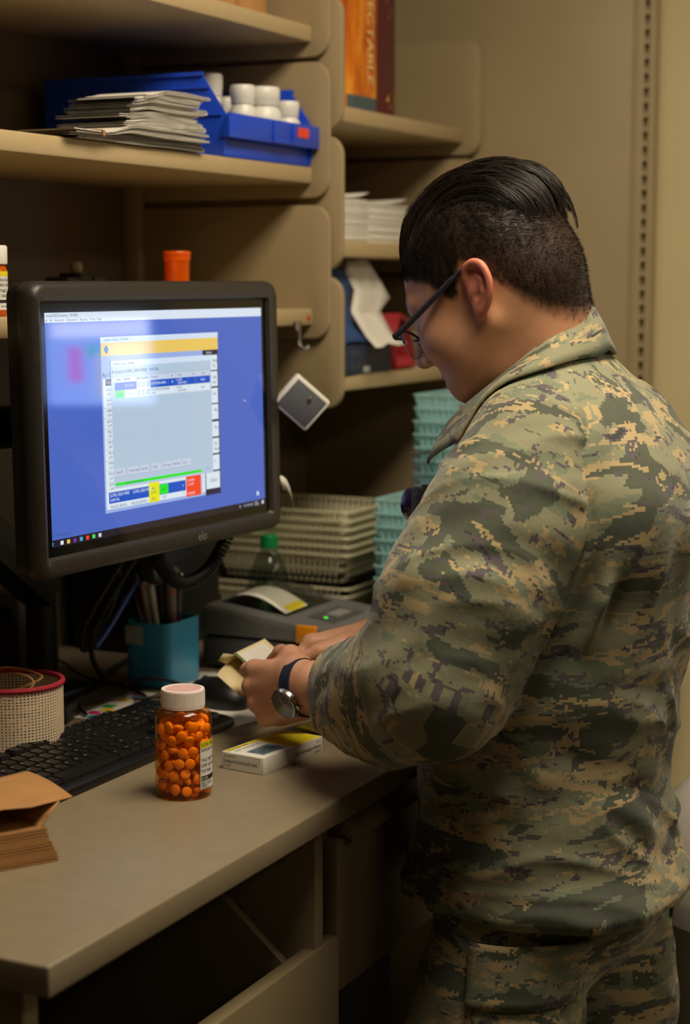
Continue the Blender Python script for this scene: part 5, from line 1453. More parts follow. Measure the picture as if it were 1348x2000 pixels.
c_ = mixc(attr('eye'), c_, (200, 196, 190))
fine_ = node(nt, 'ShaderNodeTexNoise'); fine_.inputs['Scale'].default_value = 520; fine_.inputs['Detail'].default_value = 2
nt.links.new(tc.outputs['Object'], fine_.inputs['Vector'])
ma = node(nt, 'ShaderNodeMath', operation='MULTIPLY_ADD'); nt.links.new(fine_.outputs['Fac'], ma.inputs[0]); ma.inputs[1].default_value = .3; ma.inputs[2].default_value = .78
mm = node(nt, 'ShaderNodeMath', operation='MULTIPLY'); mm.use_clamp = True; nt.links.new(attr('hair'), mm.inputs[0]); nt.links.new(ma.outputs[0], mm.inputs[1])
c_ = mixc(mm.outputs[0], c_, (20, 15, 12))
nt.links.new(c_, b.inputs['Base Color'])
bp = node(nt, 'ShaderNodeBump'); bp.inputs['Strength'].default_value = .12; bp.inputs['Distance'].default_value = .0006
nt.links.new(fine_.outputs['Fac'], bp.inputs['Height']); nt.links.new(bp.outputs[0], b.inputs['Normal'])
body = np_mesh('body', vv, ff, M_SKIN, person, attrs={'hair': hm, 'red': red, 'eye': eye})
# finger nails
M_NAIL = mat('nail', (224, 176, 150), .3, var=.03)
def nail(P, n, r):
    a, b_ = Vector(P[-2]), Vector(P[-1]); d_ = (b_ - a).normalized(); nn = Vector(n); nn = (nn - d_ * nn.dot(d_)).normalized(); sd = d_.cross(nn)
    rows_ = []
    for i in range(5):
        t = i / 4; c = b_ + d_ * (-.004 + .009 * t); w_ = .0048 * (1 - .35 * max(0, t - .6) / .4)
        rows_.append([tuple(c + sd * (w_ * math.sin(R_(-60 + 30 * j)) * 1.1) + nn * (r * (.55 + .5 * math.cos(R_(-60 + 30 * j)))) * (1 - .12 * t)) for j in range(5)])
    MB().loft(rows_, False, False, closed=False).build('nail', M_NAIL, body, 60)

nail(thL[0], sL, .0080); nail(thR[0], sR, .0080)
# ---- camouflage cloth
def camo_material():
    m = bpy.data.materials.new('camouflage_cloth'); m.use_nodes = True
    nt = m.node_tree; b = nt.nodes['Principled BSDF']; b.inputs['Roughness'].default_value = .85; b.inputs['Specular IOR Level'].default_value = .25
    b.inputs['Sheen Weight'].default_value = .15
    uv = node(nt, 'ShaderNodeUVMap'); uv.uv_map = 'UVMap'
    sn = node(nt, 'ShaderNodeVectorMath', operation='SNAP'); sn.inputs[1].default_value = (.0030, .0027, 1)
    nt.links.new(uv.outputs[0], sn.inputs[0])
    def field(scale, stretch, rot, seed, detail=3, dist=.0, rough=.55):
        mp = node(nt, 'ShaderNodeMapping'); mp.inputs['Scale'].default_value = (scale * stretch, scale, 1); mp.inputs['Rotation'].default_value = (0, 0, R_(rot)); mp.inputs['Location'].default_value = (seed * 3.1, seed * 1.7, seed)
        nt.links.new(sn.outputs[0], mp.inputs[0])
        n_ = node(nt, 'ShaderNodeTexNoise'); n_.inputs['Scale'].default_value = 1; n_.inputs['Detail'].default_value = detail; n_.inputs['Roughness'].default_value = rough; n_.inputs['Distortion'].default_value = dist
        nt.links.new(mp.outputs[0], n_.inputs['Vector']); return n_.outputs['Fac']
    def gate(f_, th, hi=None):
        g = node(nt, 'ShaderNodeMath', operation='GREATER_THAN'); nt.links.new(f_, g.inputs[0]); g.inputs[1].default_value = th
        if hi is None: return g.outputs[0]
        l = node(nt, 'ShaderNodeMath', operation='LESS_THAN'); nt.links.new(f_, l.inputs[0]); l.inputs[1].default_value = hi
        mu = node(nt, 'ShaderNodeMath', operation='MULTIPLY'); nt.links.new(g.outputs[0], mu.inputs[0]); nt.links.new(l.outputs[0], mu.inputs[1]); return mu.outputs[0]
    def mul(a, c):
        mu = node(nt, 'ShaderNodeMath', operation='MULTIPLY'); nt.links.new(a, mu.inputs[0]); nt.links.new(c, mu.inputs[1]); return mu.outputs[0]
    def layer(prev, g, rgb):
        mx = node(nt, 'ShaderNodeMix'); mx.data_type = 'RGBA'; nt.links.new(g, mx.inputs[0])
        if isinstance(prev, tuple): mx.inputs[6].default_value = lin(prev) + (1,)
        else: nt.links.new(prev, mx.inputs[6])
        mx.inputs[7].default_value = lin(rgb) + (1,); return mx.outputs[2]
    big = field(20, .42, 8, 1, 3, .6)
    mid = field(28, .36, -10, 2, 4, 1.0)
    tan = field(34, .34, 6, 3, 5, 1.4, .62)
    slate = field(46, .38, -6, 4, 4, 1.2, .6)
    c = layer((136, 136, 110), gate(mid, .54), (116, 124, 102))       # sage base, grey-green
    c = layer(c, gate(big, .54), (82, 88, 74))                       # dark green-grey bodies
    c = layer(c, gate(tan, .555), (174, 155, 115))                    # tan tiger stripes
    c = layer(c, gate(slate, .592), (92, 86, 90))                     # slate strokes
    c = layer(c, mul(gate(slate, .66), gate(tan, .40)), (62, 62, 62))
    # light cloth variation
    tc = node(nt, 'ShaderNodeTexCoord')
    n2 = node(nt, 'ShaderNodeTexNoise'); n2.inputs['Scale'].default_value = 14; nt.links.new(tc.outputs['Object'], n2.inputs['Vector'])
    hv = node(nt, 'ShaderNodeHueSaturation'); mr = node(nt, 'ShaderNodeMapRange'); mr.inputs[3].default_value = .88; mr.inputs[4].default_value = 1.10
    nt.links.new(n2.outputs['Fac'], mr.inputs[0]); nt.links.new(mr.outputs[0], hv.inputs['Value']); nt.links.new(c, hv.inputs['Color'])
    nt.links.new(hv.outputs[0], b.inputs['Base Color'])
    # ripstop weave
    wv = node(nt, 'ShaderNodeTexNoise'); wv.inputs['Scale'].default_value = 900; nt.links.new(tc.outputs['Object'], wv.inputs['Vector'])
    fo = node(nt, 'ShaderNodeTexNoise'); fo.inputs['Scale'].default_value = 45; fo.inputs['Detail'].default_value = 3; nt.links.new(tc.outputs['Object'], fo.inputs['Vector'])
    b1 = node(nt, 'ShaderNodeBump'); b1.inputs['Strength'].default_value = .25; b1.inputs['Distance'].default_value = .0005; nt.links.new(wv.outputs['Fac'], b1.inputs['Height'])
    b2_ = node(nt, 'ShaderNodeBump'); b2_.inputs['Strength'].default_value = .35; b2_.inputs['Distance'].default_value = .004; nt.links.new(fo.outputs['Fac'], b2_.inputs['Height']); nt.links.new(b1.outputs[0], b2_.inputs['Normal'])
    nt.links.new(b2_.outputs[0], b.inputs['Normal'])
    return m
M_CAMO = camo_material()

def limb_uv(p, P, r0, ref):
    """length along a bent limb and way round it"""
    best = None
    P = np.array([tuple(x) for x in smooth_path(P, 7)]); acc = 0
    bd_ = np.full(len(p), 9.0); U = np.zeros(len(p)); V = np.zeros(len(p)); ref = np.asarray(ref, float)
    for i in range(len(P) - 1):
        ba = P[i + 1] - P[i]; l = np.linalg.norm(ba); ax_ = ba / l
        tt = ((p - P[i]) @ ax_); t = np.clip(tt, 0 if i else -.2, l if i < len(P) - 2 else l + .1)
        w_ = p - (P[i] + np.outer(t, ax_)); d_ = np.linalg.norm(w_, axis=1)
        e1 = ref - ax_ * (ref @ ax_); e1 /= np.linalg.norm(e1); e2 = np.cross(ax_, e1)
        an = np.arctan2(w_ @ e2, w_ @ e1)
        k = d_ < bd_
        bd_[k] = d_[k]; U[k] = an[k] * r0; V[k] = acc + t[k]
        acc += l
    return U, V
def face_uv(v, f, fn, r0):
    """per-corner uv with wrapped seams repaired"""
    u, w_ = fn(v); U = u[f]; W_ = w_[f]
    per = 2 * math.pi * r0; ref = U[:, :1]
    U = U + np.round((ref - U) / per) * per
    return np.stack([U, W_], -1)
def torso_uv(p):
    cy_ = np.interp(p[:, 2], zz_, TAB[:, 0])
    return np.arctan2(p[:, 0], -(p[:, 1] - cy_)) * .175, p[:, 2].astype(float)

def wrinkle(v, n, folds, gen):
    disp = gen.copy()
    for (a, b_, w_, amp) in folds:
        d_, t = seg_dist(v, a, b_)
        disp += 1.45 * amp * np.exp(-(d_ / w_) ** 2) * np.sin(np.pi * np.clip(t * .94 + .03, 0, 1)) ** .6
    return v + n * disp[:, None]
jv, jf = nets(sdf_jacket, (-.37, -.22, .77), (.37, .30, 1.48), .0042)
jv = jv.astype(float); jn = vnormals(jv, jf)
tl_ = sdf_torso(jv.astype(F4)); sl_ = np.minimum(sdf_sleeve(jv.astype(F4), SLV_L, SLV_RL, -1), sdf_sleeve(jv.astype(F4), SLV_R, SLV_RL, 1))
# soft creases: stretched noise, stronger at waist, elbows and armpits
g1 = vnoise(jv * np.array((16, 16, 34)) + 3.1, 1) - .5
g2 = vnoise((jv @ np.array(((.8, .3, .5), (-.2, .9, .4), (-.55, -.4, .75)))) * np.array((12, 12, 48)), 2) - .5
g3 = 1 - np.abs(2 * vnoise((jv @ np.array(((.7, -.4, .6), (.3, .9, .2), (-.6, .1, .8)))) * np.array((9, 9, 30)) + 7, 3) - 1)
low = np.clip((1.12 - jv[:, 2]) / .15, 0, 1) * np.clip((jv[:, 2] - .74) / .04, .15, 1)
slv = (sl_ < tl_).astype(float)
gen = .0062 * g1 * (.5 + .5 * low) + .0052 * g2 * (.4 + .6 * np.maximum(low, slv)) + .0072 * (g3 ** 3 - .25) * np.maximum(low * .9, slv * .6)
seam = np.abs(tl_ - sl_)
gen -= .0032 * np.exp(-(seam / .0026) ** 2) * (jv[:, 2] > 1.08)
gen += .0016 * np.exp(-((seam - .007) / .005) ** 2) * (jv[:, 2] > 1.08)
# hem and side seam stitching
gen += .005 * np.clip((.83 - jv[:, 2]) / .04, 0, 1) * (1 - slv)
gen -= .0016 * np.exp(-((jv[:, 2] - .812) / .0022) ** 2) * (1 - slv)
th_ = np.arctan2(jv[:, 0], -(jv[:, 1] - .005))
for a0 in (-1.95, 1.95):
    for o_ in (0, .035): gen -= .0016 * np.exp(-((th_ - a0 - o_) / .010) ** 2) * (jv[:, 2] < 1.12) * (1 - slv)
FOLDS = [
    # pleat behind the left armhole, folds running from it
    ((-.150, -.112, 1.23), (-.168, -.088, 1.10), .010, .012), ((-.138, -.118, 1.24), (-.150, -.105, 1.12), .009, -.010),
    ((-.10, -.150, 1.22), (-.11, -.150, 1.05), .016, .005), ((-.06, -.165, 1.26), (-.02, -.172, 1.12), .018, .005), ((.05, -.16, 1.28), (.06, -.17, 1.08), .02, .005),
    # long diagonal folds over the lower back
    ((-.175, -.02, .965), (-.03, -.148, .865), .013, .009), ((-.16, -.055, .985), (-.02, -.150, .905), .014, -.006), ((-.02, -.15, .865), (.10, -.12, .875), .012, .006),
    ((-.18, .01, .90), (-.08, -.135, .815), .016, -.005), ((-.12, -.12, 1.02), (.03, -.155, .985), .012, .006), ((-.15, -.09, 1.06), (.0, -.155, 1.04), .012, -.005), ((-.14, -.10, .95), (.05, -.15, .93), .010, .004),
    ((-.02, -.155, 1.10), (.14, -.11, 1.06), .012, .006), ((.05, -.15, .98), (.16, -.08, .95), .012, .007), ((.06, -.14, .90), (.17, -.05, .86), .012, -.006),
    # elbow creases
    ((-.232, .10, 1.145), (-.300, .02, 1.08), .010, .006), ((-.205, .13, 1.115), (-.29, .10, 1.02), .010, -.006), ((-.20, .15, 1.10), (-.275, .13, .985), .009, .006), ((-.17, .12, 1.14), (-.25, .13, 1.10), .010, .006),
    ((-.19, .185, 1.08), (-.235, .17, .99), .008, -.005), ((-.165, .20, 1.07), (-.215, .195, .985), .007, .005), ((-.15, .17, 1.09), (-.235, .185, 1.05), .007, .004),
    # upper arm drape
    ((-.235, -.02, 1.25), (-.29, .03, 1.14), .014, .004), ((-.20, .09, 1.25), (-.24, .12, 1.15), .014, .004), ((-.215, -.05, 1.2), (-.255, -.03, 1.09), .012, .005),
    # cuff gathers
    ((-.150, .205, 1.075), (-.150, .245, 1.066), .006, -.003), ((-.20, .215, 1.03), (-.205, .245, 1.02), .005, -.003), ((-.19, .22, 1.055), (-.19, .245, 1.05), .004, .003),
]
jv2 = wrinkle(jv, jn, FOLDS, gen)
tuv = face_uv(jv, jf, torso_uv, .175)
luv = face_uv(jv, jf, lambda p: limb_uv(p, SLV_L, .082, (0, -1, 0)), .082); ruv = face_uv(jv, jf, lambda p: limb_uv(p, SLV_R, .082, (0, -1, 0)), .082)
fc = jv[jf].mean(1); fs_ = slv[jf].mean(1) > .5
juv = np.where(fs_[:, None, None], np.where((fc[:, 0] < 0)[:, None, None], luv + np.array((.7, .3)), ruv + np.array((1.9, .8))), tuv)
jacket = np_mesh('jacket', jv2, jf, M_CAMO, person, uv=juv.reshape(-1, 2))
def cast(sdf, o, d_, r0=.02, r1=.4, off_=0.0):
    """distance along rays to the outer surface"""
    o = np.asarray(o, F4); d_ = np.asarray(d_, F4); lo_ = np.full(len(o), r0, F4); hi_ = np.full(len(o), r1, F4)
    for _ in range(28):
        m = (lo_ + hi_) / 2; ins = sdf(o + d_ * m[:, None]) < off_
        lo_ = np.where(ins, m, lo_); hi_ = np.where(ins, hi_, m)
    return o + d_ * ((lo_ + hi_) / 2)[:, None]
def grid_patch(name, rows_, m, par, uvs=None, thick=.0022, ang=60):
    R = len(rows_); Cn = len(rows_[0]); v = np.array([p for r in rows_ for p in r], F4)
    f = np.array([(r * Cn + c, r * Cn + c + 1, (r + 1) * Cn + c + 1, (r + 1) * Cn + c) for r in range(R - 1) for c in range(Cn - 1)])
    uv_ = None
    if uvs is not None:
        U = np.array([p for r in uvs for p in r]); uv_ = U[f].reshape(-1, 2)
    o = np_mesh(name, v, f, m, par, uv=uv_)
    if thick:
        s_ = o.modifiers.new('thick', 'SOLIDIFY'); s_.thickness = thick; s_.offset = 0
    return o
# collar: stand inside, fold line, leaf lying over the shoulders
def top_of(sdf, xy_):
    o = np.array([(x, y, 1.24) for x, y in xy_], F4); d_ = np.tile(np.array((0, 0, 1), F4), (len(o), 1))
    return cast(sdf, o, d_, .0, .30)[:, 2]
nphi = 61
PH = [R_(-160 + 320 * i / (nphi - 1)) for i in range(nphi)]
def cring(ph, dr_, k): 
    return ((.074 + .004 * k + dr_) * math.sin(ph) - .006 * k, .044 - (.068 + .012 * k + dr_) * math.cos(ph) + .006 * k)
kk_ = [(1 - math.cos(p)) / 2 for p in PH]
bot_xy = [cring(p, .030 + .014 * math.sin(p) ** 2, k) for p, k in zip(PH, kk_)]
bz = top_of(sdf_jacket, bot_xy)
CP = [[] for _ in range(8)]; CU = [[] for _ in range(8)]
for i, (ph, k) in enumerate(zip(PH, kk_)):
    zf = 1.474 - .140 * k ** .78
    zb_ = min(max(float(bz[i]) + .006, zf - .052), zf - .010)
    fx, fy = cring(ph, .0, k)
    for r, (dr_, f_) in enumerate(((-.005, -1.0), (-.0045, -.5), (-.002, -.1), (.003, .0), (.009, .12), (.018, .42), (None, .80), (None, 1.0))):
        if f_ < 0: x, y = cring(ph, dr_, k); z = zf + .030 * f_
        elif dr_ is not None:
            x, y = cring(ph, dr_, k); z = zf + .0015 - (zf - zb_) * f_
        else:
            a_ = bot_xy[i]; b0 = cring(ph, .018, k); t = (f_ - .42) / .58
            x, y = b0[0] + (a_[0] - b0[0]) * t, b0[1] + (a_[1] - b0[1]) * t; z = zf + .0015 * (1 - t) - (zf - zb_) * f_ + .003 * math.sin(math.pi * t)
        CP[r].append((x, y, z)); CU[r].append((ph * .095 + 11.3, .05 * f_ + 1.2))
collar = grid_patch('collar', CP, M_CAMO, jacket, CU, .0028)
# cuff bands
def cuff(P, Rr):
    a, b_ = Vector(P[-2]), Vector(P[-1]); d_ = (b_ - a).normalized(); e1 = Vector((0, 0, 1)); e1 = (e1 - d_ * e1.dot(d_)).normalized(); e2 = d_.cross(e1)
    rows_ = []; us = []
    for k, (off_, dr_) in enumerate(((-.030, .0035), (-.010, .0030), (.008, .0018), (.0145, .0), (.0135, -.003), (.004, -.004))):
        rows_.append([tuple(b_ + d_ * off_ + (e1 * math.cos(2 * math.pi * i / 40) + e2 * math.sin(2 * math.pi * i / 40)) * (Rr[-1] + dr_ - off_ * .16 + .0012 * math.sin(4 * i / 40 * 6.28 + k))) for i in range(41)])
        us.append([(i / 40 * .32 + 3.3, off_ + 2.2) for i in range(41)])
    return grid_patch('cuff', rows_, M_CAMO, jacket, us, .002)
cuff(SLV_L, SLV_RL); cuff(SLV_R, SLV_RL)

# ---- trousers
tv, tf = nets(sdf_trousers, (-.26, -.20, .05), (.26, .22, .92), .0055)
tv = tv.astype(float); tn = vnormals(tv, tf)
t1 = vnoise(tv * np.array((16, 16, 26)), 5) - .5; t3 = 1 - np.abs(2 * vnoise((tv @ np.array(((.7, -.4, .6), (.3, .9, .2), (-.6, .1, .8)))) * np.array((8, 8, 24)), 6) - 1)
tgen = .006 * t1 + .006 * (t3 ** 3 - .25)
TF = [((-.19, .03, .74), (-.185, .07, .55), .006, -.004), ((-.185, -.02, .74), (-.19, -.01, .50), .006, -.003), ((-.10, -.12, .66), (-.05, -.10, .60), .014, .008), ((-.15, -.09, .60), (-.06, -.08, .56), .012, .006), ((.02, -.12, .72), (.10, -.13, .66), .012, .007)]
tv2 = wrinkle(tv, tn, TF, tgen)
lg = tv[tf].mean(1)[:, 0] < 0
def leg_uv(sg): return lambda p: (np.arctan2(p[:, 0] - sg * .10, -(p[:, 1] - .0)) * .10, p[:, 2] * 1.0)
tuvA = face_uv(tv, tf, leg_uv(-1), .10) + np.array((5.2, 3.3)); tuvB = face_uv(tv, tf, leg_uv(1), .10) + np.array((7.7, 4.1))
trousers = np_mesh('trousers', tv2, tf, M_CAMO, person, uv=np.where(lg[:, None, None], tuvA, tuvB).reshape(-1, 2))
def patch_on(sdf, c_xy, a0, a1, z0, z1, na, nz_, off_, dz=lambda s: 0):
    rows_ = []; us = []
    for r in range(nz_ + 1):
        z = z0 + (z1 - z0) * r / nz_; A_ = np.linspace(a0, a1, na + 1)
        o = np.stack([np.full(na + 1, c_xy[0]), np.full(na + 1, c_xy[1]), np.array([z + dz(i / na) * (1 - r / nz_) for i in range(na + 1)])], 1)
        d_ = np.stack([np.sin(A_), -np.cos(A_), np.zeros(na + 1)], 1)
        edge = off_ if 0 < r else off_ + .001
        P = cast(sdf, o, d_, off_=edge)
        rows_.append([tuple(p) for p in P]); us.append([(a * .12 + 9.1, z + 6.4) for a in A_])
    return rows_, us
# back pocket with its flap
rows_, us = patch_on(sdf_trousers, (-.085, .02), R_(-100), R_(-18), .688, .762, 20, 8, .0065)
grid_patch('pocket_flap', rows_, M_CAMO, trousers, us, .003)
rows_, us = patch_on(sdf_trousers, (-.085, .02), R_(-96), R_(-22), .585, .70, 20, 8, .003)
grid_patch('back_pocket', rows_, M_CAMO, trousers, us, .002)
rows_, us = patch_on(sdf_trousers, (-.09, .03), R_(-150), R_(-60), .36, .54, 16, 8, .006)
grid_patch('cargo_pocket', rows_, M_CAMO, trousers, us, .003)
MB().tube(smooth_path([(.098, -.120, .80), (.100, -.119, .765), (.104, -.112, .735), (.100, -.112, .722)], 5), .004, 8).build('drawcord', M_RUBBER, jacket)
# ---- boots
M_BOOT = mat('boot_suede', (104, 100, 82), .85, var=.1)
for sx, cy_ in ((-.114, .01), (.114, -.05)):
    def sdf_boot(p, sx=sx, cy_=cy_):
        d = cone(p, (sx, cy_ - .01, .20), (sx, cy_ - .015, .07), .056, .050)
        d = smin(d, ell(p, (sx * 1.03, cy_ + .06, .055), (.047, .115, .046)), .04)
        d = smin(d, ell(p, (sx, cy_ - .03, .05), (.042, .05, .045)), .03)
        return smax(d, (.022 - p[:, 2]).astype(F4), .004)
    v, f = nets(sdf_boot, (sx - .1, cy_ - .14, .0), (sx + .1, cy_ + .22, .24), .007)
    bt = np_mesh('boot', v, f, M_BOOT, person)
    MB().loft([[(sx * 1.02 + .046 * math.cos(a) * (1 - .08 * math.sin(a)), cy_ + .045 + .135 * math.sin(a), z) for a in [2 * math.pi * i / 28 for i in range(28)]] for z in (0, .026)]).build('boot_sole', M_RUBBER, bt)

# ---- hair
M_HAIR = bpy.data.materials.new('dark_hair'); M_HAIR.use_nodes = True
nt = M_HAIR.node_tree; b = nt.nodes['Principled BSDF']
b.inputs['Base Color'].default_value = lin((22, 17, 13)) + (1,); b.inputs['Roughness'].default_value = .34; b.inputs['Specular IOR Level'].default_value = .6
hn = node(nt, 'ShaderNodeTexNoise'); hn.inputs['Scale'].default_value = 160; htc = node(nt, 'ShaderNodeTexCoord'); nt.links.new(htc.outputs['Object'], hn.inputs['Vector'])
hr = node(nt, 'ShaderNodeValToRGB'); hr.color_ramp.elements[0].color = lin((16, 12, 10)) + (1,); hr.color_ramp.elements[1].color = lin((40, 30, 22)) + (1,); nt.links.new(hn.outputs['Fac'], hr.inputs[0]); nt.links.new(hr.outputs[0], b.inputs['Base Color'])
M_HAIR2 = mat('short_hair', (21, 16, 13), .75, var=.35, vscale=220, spec=.15)
def strands(name, paths, radii, par, closed_n=3, m=None):
    """many thin tapered tubes in one mesh; paths: (N,K,3)"""
    N, K, _ = paths.shape
    t = np.gradient(paths, axis=1); t /= np.maximum(np.linalg.norm(t, axis=2, keepdims=True), 1e-9)
    up = np.where(np.abs(t[:, :, 2:3]) < .9, np.array((0, 0, 1.0)), np.array((1.0, 0, 0)))
    a = np.cross(t, up); a /= np.maximum(np.linalg.norm(a, axis=2, keepdims=True), 1e-9); c = np.cross(t, a)
    ring = np.stack([paths + (a * math.cos(2 * math.pi * k / 3) + c * math.sin(2 * math.pi * k / 3)) * radii[:, :, None] for k in range(3)], 2)   # N,K,3,3
    v = ring.reshape(-1, 3); base = (np.arange(N) * K * 3)[:, None, None]
    kk = (np.arange(K - 1) * 3)[None, :, None]; s = np.arange(3)[None, None, :]; s2 = (s + 1) % 3
    f = np.stack([base + kk + s, base + kk + s2, base + kk + 3 + s2, base + kk + 3 + s], -1).reshape(-1, 4)
    return np_mesh(name, v, f, m or M_HAIR, par)
nr = np.random.RandomState(5)
# short sides and back
hv_, hf_ = parts_[0]
hv_ = hv_.astype(float); hnv = vnormals(hv_, hf_); q = to_head(hv_.astype(F4)); m_ = hair_mask(q); m_ = np.where(sdf_ears(hv_.astype(F4)) < .004, 0, m_)
cand = np.where((m_ > .25))[0]
pick = nr.choice(cand, 24000, p=(m_[cand] ** 1.5) / (m_[cand] ** 1.5).sum())
root = hv_[pick] + nr.normal(0, .0008, (len(pick), 3)); nrm = hnv[pick]; qq = q[pick]; mm_ = m_[pick]
HRd = HR.astype(float)
down = np.stack([np.zeros(len(pick)), -.42 - .5 * (qq[:, 1] < -.02), -.85 * np.ones(len(pick))], 1) @ HRd.T       # lies down and back
grow = np.clip((qq[:, 2] - .02) / .06, 0, 1)
Ln = (.0042 + .0120 * grow * (qq[:, 1] > -.10)) * (.6 + .6 * nr.rand(len(pick))) * (.45 + .55 * mm_)
K = 4; ts = np.linspace(0, 1, K)
dirs = nrm[:, None] * (.75 - .62 * ts[None, :, None]) + down[:, None] * (.35 + .55 * ts[None, :, None]) + nr.normal(0, .13, (len(pick), 1, 3))
dirs /= np.linalg.norm(dirs, axis=2, keepdims=True)
paths = root[:, None] + np.cumsum(dirs * (Ln[:, None, None] / (K - 1)), axis=1) - dirs[:, :1] * (Ln[:, None, None] / (K - 1))
rad_ = .00021 * (1 - .7 * ts)[None] * np.ones((len(pick), 1))
hair = strands('hair', paths, rad_, person, m=M_HAIR2)
# longer combed-back top: locks following the crown
def scalp(x, phi, off_):
    """point above the cranium, phi from forehead (0) over the top (90) to the back (180) degrees"""
    xx = np.clip(x / .0785, -.98, .98); s = np.sqrt(1 - xx ** 2)
    cy_, cz = -.012, .050; ry, rz = .097, .086
    c, sn = np.cos(np.radians(phi)), np.sin(np.radians(phi))
    rr = 1 + off_ / .09
    return np.stack([x * (1 + off_ * 2), cy_ + ry * s * c * rr, cz + rz * s * sn * rr], -1)
NLK = 330; per = 13; K = 12; ts = np.linspace(0, 1, K)
P_all = []; R_all = []
for i in range(NLK):
    ph0 = nr.uniform(22, 118); x0 = nr.uniform(-.052, .054) * (1 - .25 * max(0, (ph0 - 90) / 40))
    ln = nr.uniform(62, 92) * (1 - .25 * max(0, (ph0 - 70) / 60)); lift = nr.uniform(.010, .022) * (.55 + .45 * min(1, ph0 / 70)) * (1 - .5 * (abs(x0) / .055) ** 2) + .004
    endx = x0 * 1.0 + nr.normal(.004, .006)
    flick = nr.uniform(0, .010) if ph0 > 85 else 0
    for j in range(per):
        jx, jp, jl = nr.normal(0, .0022), nr.normal(0, 1.6), nr.normal(0, .0012)
        conv = 1 - .55 * ts
        xs = x0 + (endx - x0) * ts ** 1.4 + jx * conv
        ph = ph0 + jp * conv + ln * ts
        h_ = .0005 + (lift + jl) * np.sin(np.pi * np.clip(ts * .82 + .06, 0, 1)) ** .75 + flick * ts ** 3 - .006 * np.clip((60 - ph) / 30, 0, 1) * np.sin(np.pi * ts)
        P_all.append(from_head(scalp(xs, ph, h_))); R_all.append(.00052 * (1 - .7 * ts ** 3))
strands('hair_top', np.array(P_all, float), np.array(R_all), hair)
# under-layer that keeps the scalp covered below the locks
rows_ = []
for i in range(25):
    ph = 20 + 130 * i / 24
    xs = np.linspace(-.058, .058, 21)
    off_ = .0085 * np.sin(np.pi * i / 24) ** .5 * (1 - (xs / .064) ** 4) + .0004
    rows_.append([tuple(p) for p in from_head(scalp(xs, np.full(21, ph), off_))])
grid_patch('hair_underlayer', rows_, M_HAIR, hair, None, .001)

# ---- spectacles
gl = thing('eyeglasses', 'thin dark-framed half-rim eyeglasses resting low on the nose', 'eyeglasses', tuple(np.array(PO) + HC))
gl.rotation_euler = Matrix(HR.tolist()).to_euler()
M_FRAME = mat('frame_slate', (60, 62, 78), .35, .3)
for s in (-1, 1):
    pts = smooth_path([(s * .071, .106, .006), (s * .0735, .088, .009), (s * .076, .045, .020), (s * .0785, .008, .030), (s * .079, -.012, .032), (s * .0765, -.026, .022), (s * .073, -.034, .012)], 8)
    n_ = len(pts)
    MB().tube(pts, [.0036 if i < n_ * .5 else .0024 for i in range(n_)], 8).build('temple_arm', M_FRAME, gl)
    lens = [(s * (.035 + .026 * math.cos(a) * (1 if math.cos(a) * 1 > 0 else 1)), .106 - .0045 * math.cos(a) ** 2, -.005 + .018 * math.sin(a)) for a in [2 * math.pi * i / 32 for i in range(32)]]
    MB().tube([p for p in lens[0:17]], .0016, 8).build('brow_rim', M_FRAME, gl)
    MB().tube([p for p in lens[16:]] + [lens[0]], .0007, 6).build('lower_rim', M_METAL, gl)
    lo_ = MB(); lo_.add([(s * .035, .1055, -.005)] + lens, [(0, i + 1, (i + 1) % 32 + 1) for i in range(32)])
    lo_.build('lens', clear('lens_clear', (238, 240, 240), .02), gl, 60)
    MB().tube([(s * .060, .103, .002), (s * .068, .1065, .004), (s * .071, .106, .006)], .0022, 8).build('hinge', M_FRAME, gl)
MB().tube([(-.0095, .106, .001), (0, .113, .0045), (.0095, .106, .001)], .0014, 8).build('bridge', M_FRAME, gl)
for s in (-1, 1): MB().tube([(s * .0105, .106, -.005), (s * .009, .102, -.009), (s * .010, .100, -.014)], .0012, 6).build('nose_pad', M_METAL, gl)

# ---- wrist watch on the left wrist
wc = np.array(PO) + np.array(WRL) + uL * .004
wt = thing('wrist_watch', 'round steel wrist watch with a navy blue strap on the gripping wrist', 'watch', tuple(wc))
wt.rotation_euler = Matrix((tuple(sL), tuple(uL), tuple(np.cross(sL, uL)))).transposed().to_euler()
# local: x thumb side, y towards the fingers, z = x cross y
zl = np.cross(sL, uL); sg = 1 if zl @ nL > 0 else -1
def wring(a, r, y): return ((.0335 + r) * math.cos(a), y, (.0265 + r) * math.sin(a))
loops = []
for i in range(49):
    a = 2 * math.pi * i / 48
    loops.append([wring(a, -.0008, -.009), wring(a, .0014, -.009), wring(a, .0014, .009), wring(a, -.0008, .009)])
MB().loft(loops, False, False).build('strap', mat('strap_navy', (22, 28, 52), .7, var=.1), wt, 40)
aw = sg * R_(118)
cx_, cz_ = (.0335 + .003) * math.cos(aw), (.0265 + .003) * math.sin(aw)
Mw = Matrix.Translation((cx_, 0, cz_)) @ Vector((math.cos(aw), 0, math.sin(aw))).to_track_quat('Z', 'Y').to_matrix().to_4x4()
MB().lathe([(.015, -.004), (.019, -.003), (.0195, .002), (.018, .0042), (.0165, .0046), (.0165, .004)], seg=40, M=Mw, cap1=False).build('case', M_METAL, wt, 40)
dial = MB().lathe([(.0165, .0036), (.0165, .0040), (.0001, .0040)], seg=36, M=Mw).build('dial', mat('dial_dark', (40, 34, 30), .25), wt)
MB().lathe([(.0163, .0044), (.0001, .0047)], seg=36, M=Mw, cap0=False, cap1=False).build('crystal', clear('crystal', (240, 240, 240), .02), wt)
MB().box((-.0006, 0, .0041), (.0006, .011, .0043), M=Mw).box((0, -.0005, .0041), (.008, .0005, .0043), M=Mw).build('hands', M_METAL, dial)
